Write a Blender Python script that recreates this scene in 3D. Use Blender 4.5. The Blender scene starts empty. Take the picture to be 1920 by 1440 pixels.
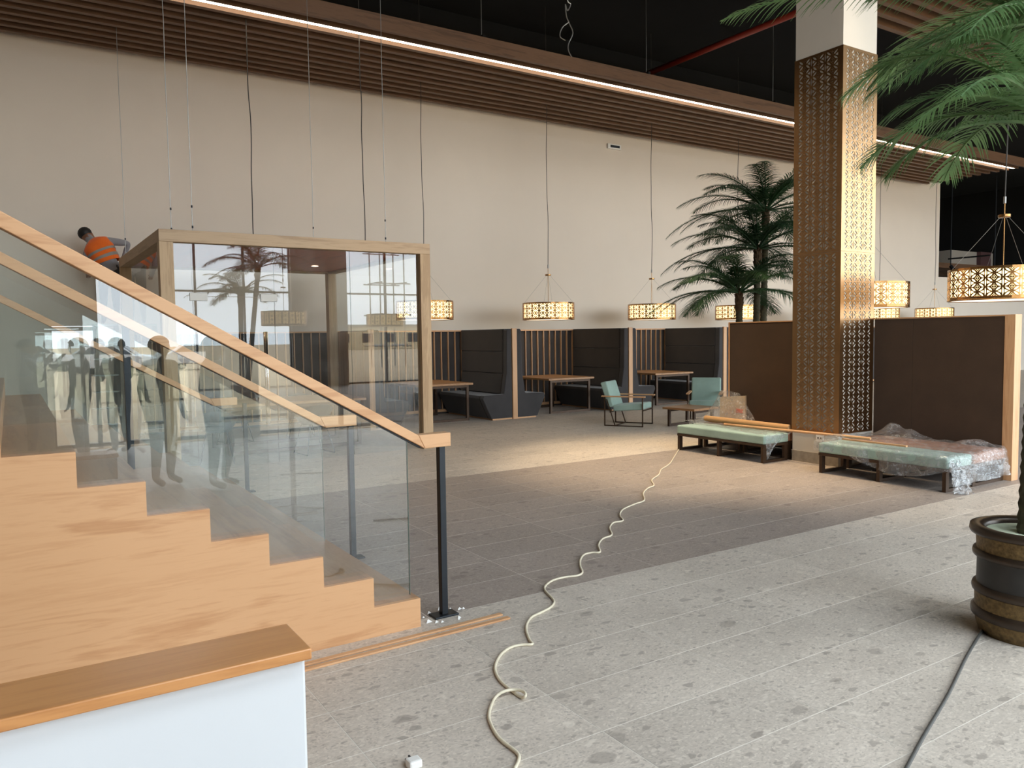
import bpy, bmesh, math, random
import numpy as np
from mathutils import Vector, Matrix
random.seed(7)
rng = np.random.default_rng(7)
SC = bpy.context.scene
COL = SC.collection

# ------------------------------------------------------------------ camera
H = 1.70
F_PX, YAW, PITCH, ROLL = 1471.27, 0.568487, 0.0614174, -0.0135354
cd = bpy.data.cameras.new('camera'); cam = bpy.data.objects.new('camera', cd); COL.objects.link(cam)
cd.sensor_fit = 'HORIZONTAL'; cd.sensor_width = 36.0; cd.lens = 36.0 * F_PX / 1920.0
cd.clip_start = 0.05; cd.clip_end = 500
fw = Vector((math.sin(YAW)*math.cos(PITCH), math.cos(YAW)*math.cos(PITCH), -math.sin(PITCH)))
rt = Vector((math.cos(YAW), -math.sin(YAW), 0)); up = rt.cross(fw)
r2 = math.cos(ROLL)*rt + math.sin(ROLL)*up; u2 = -math.sin(ROLL)*rt + math.cos(ROLL)*up
M = Matrix((r2, u2, -fw)).transposed().to_4x4(); M.translation = (0, 0, H)
cam.matrix_world = M
SC.camera = cam

# ------------------------------------------------------------------ world, light, exposure
SKY = 7.5
w = bpy.data.worlds.new('hazy_sky'); SC.world = w; w.use_nodes = True
bg = w.node_tree.nodes['Background']; bg.inputs[0].default_value = (0.86, 0.935, 1.0, 1); bg.inputs[1].default_value = SKY
SC.view_settings.view_transform = 'Standard'; SC.view_settings.look = 'None'
SC.view_settings.exposure = 0.0; SC.view_settings.gamma = 1.0; SC.view_settings.use_curve_mapping = False
cy = SC.cycles
cy.max_bounces = 7; cy.diffuse_bounces = 3; cy.glossy_bounces = 3; cy.transmission_bounces = 6
cy.transparent_max_bounces = 24; cy.sample_clamp_indirect = 6.0; cy.caustics_reflective = False; cy.caustics_refractive = False
cy.use_denoising = True; cy.use_adaptive_sampling = True; cy.adaptive_threshold = 0.03
FAC_Y = -5.5                                   # inner face of the glazed facade behind the viewer
OPEN = [(0.53, 1.162, 0.0, 1.95), (1.163, 3.09, 0.0, 8.5), (3.63, 8.28, 0.0, 8.5), (10.3, 43.0, 0.0, 8.5)]
for (x0, x1, z0, z1) in OPEN:                  # light portals in the window openings
    ld = bpy.data.lights.new('window_portal', 'AREA'); ld.shape = 'RECTANGLE'; ld.size = x1-x0; ld.size_y = z1-z0
    ld.cycles.is_portal = True
    o = bpy.data.objects.new('window_portal', ld); COL.objects.link(o)
    o.location = ((x0+x1)/2, FAC_Y-0.35, (z0+z1)/2); o.rotation_euler = (math.radians(90), 0, 0)

SKYL = (0.0, 12.0, -4.2, -1.0)                 # skylight in the black ceiling above the viewer
ld = bpy.data.lights.new('skylight_portal', 'AREA'); ld.shape = 'RECTANGLE'; ld.size = SKYL[1]-SKYL[0]; ld.size_y = SKYL[3]-SKYL[2]; ld.cycles.is_portal = True
o = bpy.data.objects.new('skylight_portal', ld); COL.objects.link(o); o.location = ((SKYL[0]+SKYL[1])/2, (SKYL[2]+SKYL[3])/2, 9.25)

# ------------------------------------------------------------------ helpers
def lin(r, g, b):
    def f(c):
        c /= 255.0
        return c/12.92 if c <= 0.04045 else ((c+0.055)/1.055)**2.4
    return (f(r), f(g), f(b), 1.0)

class NT:
    def __init__(s, name):
        s.m = bpy.data.materials.new(name); s.m.use_nodes = True
        s.t = s.m.node_tree; s.b = s.t.nodes['Principled BSDF']; s.out = s.t.nodes['Material Output']
    def n(s, ty, **kw):
        nd = s.t.nodes.new(ty)
        for k, v in kw.items():
            if k.startswith('i_'):
                key = k[2:]; key = int(key) if key.isdigit() else key.replace('_', ' ')
                nd.inputs[key].default_value = v
            else: setattr(nd, k, v)
        return nd
    def l(s, a, b): s.t.links.new(a, b)
    def math(s, op, a, b=None, c=None):
        nd = s.n('ShaderNodeMath', operation=op)
        for i, v in enumerate((a, b, c)):
            if v is None: continue
            if isinstance(v, (int, float)): nd.inputs[i].default_value = v
            else: s.l(v, nd.inputs[i])
        return nd.outputs[0]
    def mix(s, f, a, b, mode='MIX'):
        nd = s.n('ShaderNodeMix', data_type='RGBA', blend_type=mode)
        for i, v in ((0, f), (6, a), (7, b)):
            if isinstance(v, (int, float)): nd.inputs[i].default_value = v
            elif isinstance(v, tuple): nd.inputs[i].default_value = v
            else: s.l(v, nd.inputs[i])
        return nd.outputs[2]
    def ramp(s, f, stops):
        nd = s.n('ShaderNodeValToRGB'); e = nd.color_ramp.elements
        while len(e) < len(stops): e.new(0.5)
        for el, (p, c) in zip(e, stops): el.position = p; el.color = c if isinstance(c, tuple) else (c, c, c, 1)
        s.l(f, nd.inputs[0]); return nd.outputs[0]
    def pos(s, scale=(1, 1, 1), rand=0.0, kind='obj'):
        if kind == 'obj': v = s.n('ShaderNodeTexCoord').outputs['Object']
        else: v = s.n('ShaderNodeNewGeometry').outputs['Position']
        if rand:
            r = s.n('ShaderNodeObjectInfo').outputs['Random']
            c = s.n('ShaderNodeCombineXYZ')
            s.l(s.math('MULTIPLY', r, rand), c.inputs[0]); s.l(s.math('MULTIPLY', r, rand*1.7), c.inputs[1]); s.l(s.math('MULTIPLY', r, rand*0.6), c.inputs[2])
            a = s.n('ShaderNodeVectorMath', operation='ADD'); s.l(v, a.inputs[0]); s.l(c.outputs[0], a.inputs[1]); v = a.outputs[0]
        m = s.n('ShaderNodeVectorMath', operation='MULTIPLY'); s.l(v, m.inputs[0]); m.inputs[1].default_value = scale
        return m.outputs[0]
    def noise(s, v, scale, detail=4, rough=0.55, dist=0.0):
        nd = s.n('ShaderNodeTexNoise'); nd.inputs['Scale'].default_value = scale; nd.inputs['Detail'].default_value = detail
        nd.inputs['Roughness'].default_value = rough; nd.inputs['Distortion'].default_value = dist; s.l(v, nd.inputs['Vector']); return nd
    def bump(s, h, strength=0.1, dist=0.01):
        nd = s.n('ShaderNodeBump'); nd.inputs['Strength'].default_value = strength; nd.inputs['Distance'].default_value = dist
        s.l(h, nd.inputs['Height']); s.l(nd.outputs[0], s.b.inputs['Normal'])
    def base(s, c=None, rough=None, metal=None, spec=None):
        if c is not None:
            if isinstance(c, tuple): s.b.inputs['Base Color'].default_value = c
            else: s.l(c, s.b.inputs['Base Color'])
        if rough is not None:
            if isinstance(rough, (int, float)): s.b.inputs['Roughness'].default_value = rough
            else: s.l(rough, s.b.inputs['Roughness'])
        if metal is not None: s.b.inputs['Metallic'].default_value = metal
        if spec is not None: s.b.inputs['Specular IOR Level'].default_value = spec
        return s.m

def m_plain(name, c, rough=0.6, metal=0.0, var=0.06, scale=6.0, bump=0.0, spec=0.5, kind='obj'):
    t = NT(name); v = t.pos(kind=kind); nz = t.noise(v, scale, 5)
    dark = tuple(x*(1-var) for x in c[:3]) + (1,); lite = tuple(min(1, x*(1+var)) for x in c[:3]) + (1,)
    t.base(t.ramp(nz.outputs[0], [(0.3, dark), (0.7, lite)]), rough, metal, spec)
    if bump: t.bump(t.noise(v, scale*12, 3).outputs[0], bump, 0.004)
    return t.m

def m_wood(name, c0, c1, axis=0, rough=0.42, fine=1.0, bump=0.05, coat=0.0):
    t = NT(name)
    sc = [5.5*fine]*3; sc[axis] = 0.5*fine
    v = t.pos(tuple(sc), rand=13.0)
    n1 = t.noise(v, 1.6, 4, 0.6, 0.6)
    n2 = t.noise(v, 9.0, 5, 0.65)
    wv = t.math('ADD', t.math('MULTIPLY', n1.outputs[0], 0.75), t.math('MULTIPLY', n2.outputs[0], 0.25))
    bands = t.math('FRACT', t.math('MULTIPLY', wv, 4.0))
    tri = t.math('ABSOLUTE', t.math('SUBTRACT', bands, 0.5))
    f = t.math('ADD', t.math('MULTIPLY', tri, 0.55), t.math('MULTIPLY', wv, 0.8))
    col = t.ramp(f, [(0.22, c1), (0.62, c0)])
    sp = [60.0*fine]*3; sp[axis] = 3.0*fine
    n3 = t.noise(t.pos(tuple(sp), rand=5.0), 1.0, 3)
    col = t.mix(t.math('MULTIPLY', t.ramp(n3.outputs[0], [(0.55, 0.0), (0.75, 1.0)]), 0.25), col, c1)
    t.base(col, rough); t.bump(n3.outputs[0], bump, 0.003)
    if coat: t.b.inputs['Coat Weight'].default_value = coat; t.b.inputs['Coat Roughness'].default_value = 0.25
    return t.m

def m_fabric(name, c, weave=420.0, var=0.12, rough=0.95):
    t = NT(name); v = t.pos()
    n1 = t.noise(v, 3.0, 3); n2 = t.noise(v, weave, 2, 0.7)
    f = t.math('ADD', t.math('MULTIPLY', n1.outputs[0], 0.45), t.math('MULTIPLY', n2.outputs[0], 0.55))
    dark = tuple(x*(1-2*var) for x in c[:3]) + (1,); lite = tuple(min(1, x*(1+2*var)) for x in c[:3]) + (1,)
    t.base(t.ramp(f, [(0.3, dark), (0.7, lite)]), rough, 0, 0.25)
    t.b.inputs['Sheen Weight'].default_value = 0.25
    t.bump(n2.outputs[0], 0.25, 0.002)
    return t.m

def m_emit(name, c, s):
    t = NT(name); v = t.pos(); nz = t.noise(v, 4.0, 2)
    t.base(c, 0.5); t.b.inputs['Emission Color'].default_value = c
    t.l(t.math('MULTIPLY', t.ramp(nz.outputs[0], [(0.2, 0.93), (0.8, 1.0)]), s), t.b.inputs['Emission Strength'])
    return t.m

def m_glass(name, tint=(0.92, 0.97, 0.955, 1), ior=1.75, haze=0.0):
    # a pane: clear through, mirror by Fresnel on the face that meets the ray
    t = NT(name)
    tr = t.n('ShaderNodeBsdfTransparent'); tr.inputs[0].default_value = tint
    gl = t.n('ShaderNodeBsdfGlossy'); gl.inputs['Roughness'].default_value = 0.0; gl.inputs[0].default_value = (1, 1, 1, 1)
    fr = t.n('ShaderNodeFresnel'); fr.inputs[0].default_value = ior
    bf = t.n('ShaderNodeNewGeometry').outputs['Backfacing']
    fac = t.math('MULTIPLY', fr.outputs[0], t.math('SUBTRACT', 1.0, bf))
    # faint smears of dust
    sm = t.noise(t.pos(kind='w'), 2.5, 5, 0.6)
    d = t.n('ShaderNodeBsdfDiffuse'); d.inputs[0].default_value = (0.8, 0.8, 0.78, 1)
    mx = t.n('ShaderNodeMixShader'); t.l(fac, mx.inputs[0]); t.l(tr.outputs[0], mx.inputs[1]); t.l(gl.outputs[0], mx.inputs[2])
    m2 = t.n('ShaderNodeMixShader'); t.l(t.math('MULTIPLY', t.ramp(sm.outputs[0], [(0.45, 0.0), (0.8, 1.0)]), haze), m2.inputs[0])
    t.l(mx.outputs[0], m2.inputs[1]); t.l(d.outputs[0], m2.inputs[2]); t.l(m2.outputs[0], t.out.inputs[0])
    return t.m

def m_film(name):
    t = NT(name)
    tr = t.n('ShaderNodeBsdfTransparent'); tr.inputs[0].default_value = (0.95, 0.96, 0.97, 1)
    gl = t.n('ShaderNodeBsdfGlossy'); gl.inputs['Roughness'].default_value = 0.12
    df = t.n('ShaderNodeBsdfTranslucent'); df.inputs[0].default_value = (0.9, 0.92, 0.95, 1)
    d2 = t.n('ShaderNodeBsdfDiffuse'); d2.inputs[0].default_value = (0.9, 0.92, 0.95, 1)
    nz = t.noise(t.pos(kind='w'), 16.0, 5, 0.65, 1.2)
    bp = t.n('ShaderNodeBump'); bp.inputs['Strength'].default_value = 0.6; bp.inputs['Distance'].default_value = 0.03
    t.l(nz.outputs[0], bp.inputs['Height']); t.l(bp.outputs[0], gl.inputs['Normal'])
    lw = t.n('ShaderNodeLayerWeight'); lw.inputs[0].default_value = 0.35; t.l(bp.outputs[0], lw.inputs['Normal'])
    dd = t.n('ShaderNodeMixShader'); dd.inputs[0].default_value = 0.5; t.l(df.outputs[0], dd.inputs[1]); t.l(d2.outputs[0], dd.inputs[2])
    a = t.n('ShaderNodeMixShader'); t.l(t.math('ADD', t.math('MULTIPLY', t.ramp(nz.outputs[0], [(0.42, 0.0), (0.68, 1.0)]), 0.34), 0.09), a.inputs[0])
    t.l(tr.outputs[0], a.inputs[1]); t.l(dd.outputs[0], a.inputs[2])
    b = t.n('ShaderNodeMixShader'); t.l(t.math('ADD', t.math('MULTIPLY', lw.outputs[1], 0.38), 0.07), b.inputs[0])
    t.l(a.outputs[0], b.inputs[1]); t.l(gl.outputs[0], b.inputs[2]); t.l(b.outputs[0], t.out.inputs[0])
    return t.m

class MB:
    def __init__(s): s.v = []; s.f = []; s.mi = []; s.cur = 0
    def add(s, vs, fs):
        k = len(s.v); s.v += [tuple(p) for p in vs]; s.f += [tuple(i+k for i in f) for f in fs]; s.mi += [s.cur]*len(fs); return s
    def box(s, x0, x1, y0, y1, z0, z1):
        return s.add([(x0,y0,z0),(x1,y0,z0),(x1,y1,z0),(x0,y1,z0),(x0,y0,z1),(x1,y0,z1),(x1,y1,z1),(x0,y1,z1)],
                     [(0,3,2,1),(4,5,6,7),(0,1,5,4),(1,2,6,5),(2,3,7,6),(3,0,4,7)])
    def prism(s, poly, axis, a, b):
        # polygon in the two other axes, extruded along axis from a to b
        n = len(poly)
        def P(u, v, t):
            return {0: (t, u, v), 1: (u, t, v), 2: (u, v, t)}[axis]
        vs = [P(u, v, a) for u, v in poly] + [P(u, v, b) for u, v in poly]
        fs = [tuple(range(n)), tuple(range(2*n-1, n-1, -1))] + [((i+1) % n, i, n+i, n+(i+1) % n) for i in range(n)]
        return s.add(vs, fs)
    def bar(s, p, q, w=0.02, h=None):
        h = h or w; p = Vector(p); q = Vector(q); d = (q-p).normalized()
        a = d.cross(Vector((0, 0, 1)))
        if a.length < 1e-4: a = Vector((1, 0, 0))
        a.normalize(); b = a.cross(d)
        vs = []
        for c in (p, q):
            for i, j in ((-1,-1),(1,-1),(1,1),(-1,1)): vs.append(c + a*(w/2*i) + b*(h/2*j))
        return s.add(vs, [(0,1,2,3),(7,6,5,4),(0,4,5,1),(1,5,6,2),(2,6,7,3),(3,7,4,0)])
    def tube(s, pts, r, n=8, cap=True):
        pts = [Vector(p) for p in pts]; k = len(pts); rs = r if isinstance(r, (list, tuple)) else [r]*k
        rings = []; ref = None
        for i, p in enumerate(pts):
            d = (pts[min(i+1, k-1)] - pts[max(i-1, 0)]).normalized()
            if ref is None:
                ref = Vector((0, 0, 1)) if abs(d.z) < 0.9 else Vector((1, 0, 0))
            a = (ref - d*ref.dot(d)).normalized(); ref = a; b = d.cross(a)
            rings.append([p + (a*math.cos(2*math.pi*j/n) + b*math.sin(2*math.pi*j/n))*rs[i] for j in range(n)])
        vs = [q for rg in rings for q in rg]
        fs = [(i*n+j, i*n+(j+1) % n, (i+1)*n+(j+1) % n, (i+1)*n+j) for i in range(k-1) for j in range(n)]
        if cap: fs += [tuple(range(n-1, -1, -1)), tuple(range((k-1)*n, k*n))]
        return s.add(vs, fs)
    def lathe(s, prof, c=(0, 0, 0), n=40, closed=False):
        k = len(prof)
        vs = [(c[0]+r*math.cos(2*math.pi*j/n), c[1]+r*math.sin(2*math.pi*j/n), c[2]+z) for r, z in prof for j in range(n)]
        fs = [(i*n+j, i*n+(j+1) % n, (i+1)*n+(j+1) % n, (i+1)*n+j) for i in range(k-1) for j in range(n)]
        if closed: fs += [((k-1)*n+j, (k-1)*n+(j+1) % n, (j+1) % n, j) for j in range(n)]
        return s.add(vs, fs)
    def grid(s, fn, nu, nv):
        vs = [fn(i/nu, j/nv) for i in range(nu+1) for j in range(nv+1)]
        fs = [(i*(nv+1)+j, (i+1)*(nv+1)+j, (i+1)*(nv+1)+j+1, i*(nv+1)+j+1) for i in range(nu) for j in range(nv)]
        return s.add(vs, fs)
    def mesh(s, name, mats, off=(0, 0, 0), smooth=False, bevel=0.0, seg=2, recalc=True):
        me = bpy.data.meshes.new(name)
        o = Vector(off)
        me.from_pydata([(p[0]-o.x, p[1]-o.y, p[2]-o.z) for p in s.v], [], s.f)
        if not isinstance(mats, (list, tuple)): mats = [mats]
        for m in mats: me.materials.append(m)
        if len(mats) > 1: me.polygons.foreach_set('material_index', s.mi)
        if bevel or recalc:
            bm = bmesh.new(); bm.from_mesh(me)
            if recalc: bmesh.ops.recalc_face_normals(bm, faces=bm.faces)
            if bevel:
                es = [e for e in bm.edges if len(e.link_faces) == 2 and e.calc_face_angle(0) > 0.6]
                bmesh.ops.bevel(bm, geom=es, offset=bevel, segments=seg, affect='EDGES', profile=0.5, clamp_overlap=True)
            bm.to_mesh(me); bm.free()
        if smooth: me.polygons.foreach_set('use_smooth', [True]*len(me.polygons))
        return me
    def build(s, name, mats, parent=None, world=True, **kw):
        off = chain(parent) if world else (0, 0, 0)
        return put(name, s.mesh(name, mats, off, **kw), parent)

def chain(p):
    o = Vector((0, 0, 0))
    while p is not None: o = o + p.location; p = p.parent
    return o
def put(name, me, parent=None, loc=(0, 0, 0)):
    o = bpy.data.objects.new(name, me); COL.objects.link(o); o.location = loc
    if parent is not None: o.parent = parent
    return o
def tag(o, label, cat, group=None):
    o['label'] = label; o['category'] = cat
    if group: o['group'] = group
    return o
def thing(name, label, cat, loc=(0, 0, 0), group=None):
    o = bpy.data.objects.new(name, None); COL.objects.link(o); o.location = loc; o.empty_display_size = 0.1
    return tag(o, label, cat, group)
def struct(o): o['kind'] = 'structure'; return o
def copy_tree(o, parent=None):
    c = o.copy(); COL.objects.link(c); c.parent = parent
    for ch in list(o.children): copy_tree(ch, c)
    return c
def bx(name, m, parent, x0, x1, y0, y1, z0, z1, **kw):
    return MB().box(x0, x1, y0, y1, z0, z1).build(name, m, parent, **kw)
def catmull(pts, n=6):
    P = [Vector(p) for p in pts]; P = [P[0]*2-P[1]] + P + [P[-1]*2-P[-2]]; out = []
    for i in range(1, len(P)-2):
        for k in range(n):
            t = k/n; a, b, c, d = P[i-1], P[i], P[i+1], P[i+2]
            out.append(0.5*((2*b)+(c-a)*t+(2*a-5*b+4*c-d)*t*t+(3*b-a-3*c+d)*t**3))
    out.append(P[-2]); return out
def at(x, y, ax, v):
    d = fw*F_PX + r2*(x-960) - u2*(y-720); C = Vector((0, 0, H)); return C + d*((v-C[ax])/d[ax])

# ------------------------------------------------------------------ materials
OAK0, OAK1 = lin(214, 166, 122), lin(190, 138, 94)
W_OAKX = m_wood('oak_veneer_along_x', OAK0, OAK1, 0)
W_OAKZ = m_wood('oak_veneer_upright', OAK0, OAK1, 2)
W_OAKY = m_wood('oak_veneer_along_y', OAK0, OAK1, 1)
W_TREAD = m_wood('oak_tread', lin(178, 136, 98), lin(150, 110, 78), 1, rough=0.35)
W_FRAMEX = m_wood('raw_timber_frame_x', lin(196, 168, 136), lin(168, 140, 110), 0, rough=0.6)
W_FRAMEY = m_wood('raw_timber_frame_y', lin(196, 168, 136), lin(168, 140, 110), 1, rough=0.6)
W_FRAMEZ = m_wood('raw_timber_frame_z', lin(200, 170, 134), lin(172, 142, 108), 2, rough=0.6)
W_CAP = m_wood('beech_cap', lin(206, 146, 90), lin(176, 116, 66), 0, rough=0.32)
W_DARK = m_wood('walnut_slat', lin(110, 80, 57), lin(78, 55, 38), 0, rough=0.5)
W_SLAT = m_wood('oak_batten', lin(192, 152, 116), lin(168, 126, 92), 2)
W_TABLE = m_wood('oak_table_top', lin(176, 130, 86), lin(140, 98, 62), 1, rough=0.35)
W_RED = m_wood('red_brown_soffit', lin(196, 100, 58), lin(164, 78, 42), 1, rough=0.45)
M_WALL = m_plain('warm_white_plaster', lin(226, 214, 200), 0.9, var=0.015, scale=1.2, kind='w')
M_WHITE = m_plain('white_paint', lin(236, 234, 230), 0.7, var=0.015, scale=2)
M_COLUMN = m_plain('column_paint', lin(212, 205, 194), 0.8, var=0.015, scale=2)
M_PARAPET = m_plain('cool_white_paint', lin(216, 219, 223), 0.7, var=0.01, scale=2)
M_GREYWALL = m_plain('grey_plaster', lin(180, 172, 162), 0.9, var=0.03, scale=1.5, kind='w')
M_BLACK = m_plain('matt_black_ceiling', lin(20, 20, 20), 0.95, var=0.2, scale=1.0, kind='w')
M_METAL = m_plain('black_steel', lin(44, 48, 53), 0.42, 0.6, var=0.1, scale=9)
M_BRONZE = m_plain('bronze_steel', lin(74, 56, 42), 0.45, 0.5, var=0.1, scale=9)
M_BRASS = m_plain('brushed_brass', lin(160, 120, 76), 0.26, 1.0, var=0.06, scale=7)
M_CLAD = m_plain('brushed_bronze_brass', lin(178, 140, 100), 0.30, 1.0, var=0.05, scale=3)
M_STEEL = m_plain('steel_cable', lin(150, 148, 144), 0.4, 0.8, var=0.05)
M_DKCABLE = m_plain('dark_cable', lin(58, 54, 50), 0.6, var=0.05)
M_SATIN = m_plain('satin_steel', lin(150, 146, 140), 0.45, 1.0, var=0.03)
M_CHROME = m_plain('chrome', lin(225, 225, 225), 0.12, 1.0, var=0.02)
M_MINT = m_fabric('mint_wool', lin(158, 183, 172))
M_SLATE = m_fabric('slate_wool', lin(68, 65, 65))
M_DKFAB = m_fabric('dark_brown_wool', lin(56, 50, 46))
M_PANEL = m_fabric('brown_felt_panel', lin(70, 50, 34), weave=260)
M_LEATHER = m_plain('tan_leather', lin(168, 120, 96), 0.5, var=0.08, scale=8, bump=0.1)
M_SHELL = m_plain('dark_grey_shell', lin(62, 72, 76), 0.5, var=0.05)
M_PAPER = m_plain('kraft_tube', lin(196, 152, 104), 0.75, var=0.06, scale=8)
M_CARD = m_plain('pale_board', lin(206, 186, 156), 0.8, var=0.05)
M_ORANGE = m_plain('orange_print', lin(214, 92, 40), 0.6, var=0.03)
M_STONE = m_plain('stone_skirting', lin(158, 148, 134), 0.7, var=0.18, scale=14)
M_CABLEW = m_plain('cream_cable', lin(226, 216, 192), 0.45, var=0.06, scale=20)
M_CABLEG = m_plain('grey_cable', lin(84, 84, 82), 0.5, var=0.1, scale=30)
M_RED = m_plain('red_pipe', lin(150, 44, 26), 0.5, var=0.05)
M_GROUT = m_plain('grout', lin(228, 222, 212), 0.95, var=0.05, scale=4, kind='w')
M_SAND = m_plain('sandy_ground', lin(196, 172, 140), 0.95, var=0.12, scale=0.3, kind='w')
G_RAIL = m_glass('balustrade_glass', (0.945, 0.970, 0.962, 1), 1.85, 0.04)
G_ROOM = m_glass('room_glass', (0.955, 0.972, 0.968, 1), 1.8, 0.03)
G_EDGE = m_plain('green_glass_edge', lin(70, 92, 84), 0.2, var=0.1)
G_WIN = m_glass('window_glass', (0.96, 0.98, 0.98, 1), 1.4, 0.0)
M_FILM = m_film('clear_plastic_film')
E_LAMP = m_emit('lit_lamp_diffuser', (1.0, 0.76, 0.38, 1), 3.4)
E_BASE = m_emit('lit_lamp_underside', (1.0, 0.84, 0.62, 1), 2.0)
E_LED = m_emit('led_strip', (1.0, 0.86, 0.66, 1), 8.0)
E_SPOT = m_emit('spot_lens', (1.0, 0.85, 0.6, 1), 12.0)

def m_tile(name, base, chip_d, chip_l):
    t = NT(name)
    v = t.pos((0.8, 1.25, 1.0), rand=37.0, kind='w')
    wob = t.noise(v, 9.0, 3)
    a = t.n('ShaderNodeVectorMath', operation='ADD'); sc_ = t.n('ShaderNodeVectorMath', operation='SCALE'); sc_.inputs['Scale'].default_value = 0.10
    t.l(wob.outputs['Color'], sc_.inputs[0]); t.l(v, a.inputs[0]); t.l(sc_.outputs[0], a.inputs[1]); vv = a.outputs[0]
    cloud = t.noise(v, 2.2, 5, 0.6)
    fine = t.noise(v, 60.0, 4, 0.7)
    col = t.mix(t.ramp(cloud.outputs[0], [(0.3, 0.0), (0.7, 1.0)]), tuple(x*0.90 for x in base[:3])+(1,), tuple(min(1, x*1.08) for x in base[:3])+(1,))
    col = t.mix(t.math('MULTIPLY', t.ramp(fine.outputs[0], [(0.35, 1.0), (0.6, 0.0)]), 0.30), col, chip_d)
    def chips(scale, thr, radius, colr, amt, col):
        vo = t.n('ShaderNodeTexVoronoi'); vo.inputs['Scale'].default_value = scale; t.l(vv, vo.inputs['Vector'])
        sep = t.n('ShaderNodeSeparateColor'); t.l(vo.outputs['Color'], sep.inputs[0])
        pick = t.math('GREATER_THAN', sep.outputs[0], thr)
        ins = t.ramp(vo.outputs['Distance'], [(radius*0.8, 1.0), (radius, 0.0)])
        return t.mix(t.math('MULTIPLY', t.math('MULTIPLY', pick, ins), amt), col, colr)
    col = chips(70, 0.55, 0.45, chip_d, 0.35, col)
    col = chips(62, 0.60, 0.42, chip_l, 0.45, col)
    col = chips(30, 0.82, 0.42, chip_d, 0.50, col)
    col = chips(34, 0.78, 0.40, chip_l, 0.45, col)
    col = chips(15, 0.93, 0.42, chip_d, 0.60, col)
    col = chips(13, 0.96, 0.34, chip_l, 0.60, col)
    col = chips(7.5, 0.93, 0.40, chip_d, 0.50, col)
    r = t.n('ShaderNodeObjectInfo').outputs['Random']
    col = t.mix(1.0, col, t.ramp(r, [(0.0, 0.94), (1.0, 1.03)]), 'MULTIPLY')
    t.base(col, t.ramp(cloud.outputs[0], [(0.3, 0.42), (0.7, 0.56)]), 0, 0.4)
    return t.m
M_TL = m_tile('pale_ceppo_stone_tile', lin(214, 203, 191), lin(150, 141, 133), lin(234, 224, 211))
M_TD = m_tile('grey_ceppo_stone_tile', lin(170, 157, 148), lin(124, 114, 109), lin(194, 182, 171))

# ------------------------------------------------------------------ setting: shell
XL, XR, YB, ZC = -9.0, 44.0, 16.0, 9.0
WALL_END = 28.9
fl = struct(bx('floor', M_GROUT, None, XL, XR, FAC_Y, 34.0, -0.2, -0.0008))
# stone tiles, 0.923 x 0.413 m
TX, TY, GX, GY = 0.923, 0.413, 2.072, 4.21
tile_me = {}
for nm, m in (('L', M_TL), ('D', M_TD)):
    tile_me[nm] = MB().box(-TX/2+0.0024, TX/2-0.0024, -TY/2+0.0022, TY/2-0.0022, -0.012, 0.0).mesh('tile', m)
cand = []
for i in range(-13, 46):
    for j in range(-27, 31):
        cx, cy_ = GX+(i+0.5)*TX, GY+(j+0.5)*TY
        if cx > XR-0.5 or cx < XL+0.5 or cy_ > 16.0 or cy_ < FAC_Y+0.2: continue
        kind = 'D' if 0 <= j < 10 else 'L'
        d = Vector((cx, cy_, -H)); k = d.dot(fw)
        vis = False
        if k > 0.5:
            px = 960+F_PX*d.dot(r2)/k; py = 720-F_PX*d.dot(u2)/k
            vis = -60 < px < 1990 and py < 1500 and not (px < 560 and py > 900) and cx > 0.9 and cy_ < 13.9
            if cx > 9.4 and cy_ < 8.4: vis = False
        cand.append((k if vis else 1e3+abs(k), cx, cy_, kind))
cand.sort()
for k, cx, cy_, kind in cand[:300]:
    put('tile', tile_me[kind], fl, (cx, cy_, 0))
rest = MB()
for k, cx, cy_, kind in cand[300:]:
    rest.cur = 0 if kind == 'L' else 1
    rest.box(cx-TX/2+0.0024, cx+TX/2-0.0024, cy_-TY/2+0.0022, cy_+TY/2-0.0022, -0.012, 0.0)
ro = rest.build('far_tiles', [M_TL, M_TD], fl, recalc=False); ro['kind'] = 'stuff'

struct(bx('wall_back', M_WALL, None, XL, WALL_END, YB, YB+0.3, 0, 7.06))
struct(bx('wall_upper', M_BLACK, None, XL, WALL_END, YB, YB+0.3, 7.06, ZC))
struct(bx('wall_low', M_WALL, None, WALL_END, 36.0, YB, YB+0.3, 0, 3.65))
struct(bx('wall_left', M_GREYWALL, None, XL-0.3, XL, FAC_Y-0.3, YB+0.3, 0, ZC))
struct(bx('wall_right', M_BLACK, None, XR, XR+0.3, FAC_Y-0.3, 34.3, 0, ZC))
struct(bx('wall_far', M_BLACK, None, WALL_END-6, XR, 34.0, 34.3, 0, ZC))
struct(bx('wall_return', M_BLACK, None, WALL_END-0.3, WALL_END, YB+0.3, 34.0, 0, ZC))
x0, x1, y0, y1 = SKYL
struct(MB().box(XL, XR, FAC_Y, y0, ZC, ZC+0.2).box(XL, XR, y1, 34.0, ZC, ZC+0.2).box(XL, x0, y0, y1, ZC, ZC+0.2).box(x1, XR, y0, y1, ZC, ZC+0.2).build('ceiling', M_BLACK))
sk = bpy.data.objects.new('window_5', None); COL.objects.link(sk); sk.location = ((x0+x1)/2, (y0+y1)/2, ZC); struct(sk)
for i in range(9):
    x = x0+(x1-x0)*i/8; bx('glazing_bar', M_METAL, sk, x-0.03, x+0.03, y0, y1, ZC+0.08, ZC+0.16)
for i in range(8):
    xa, xb = x0+(x1-x0)*i/8+0.031, x0+(x1-x0)*(i+1)/8-0.031
    MB().add([(xa, y0, ZC+0.12), (xb, y0, ZC+0.12), (xb, y1, ZC+0.12), (xa, y1, ZC+0.12)], [(3, 2, 1, 0)]).build('pane', G_WIN, sk, recalc=False)
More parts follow.
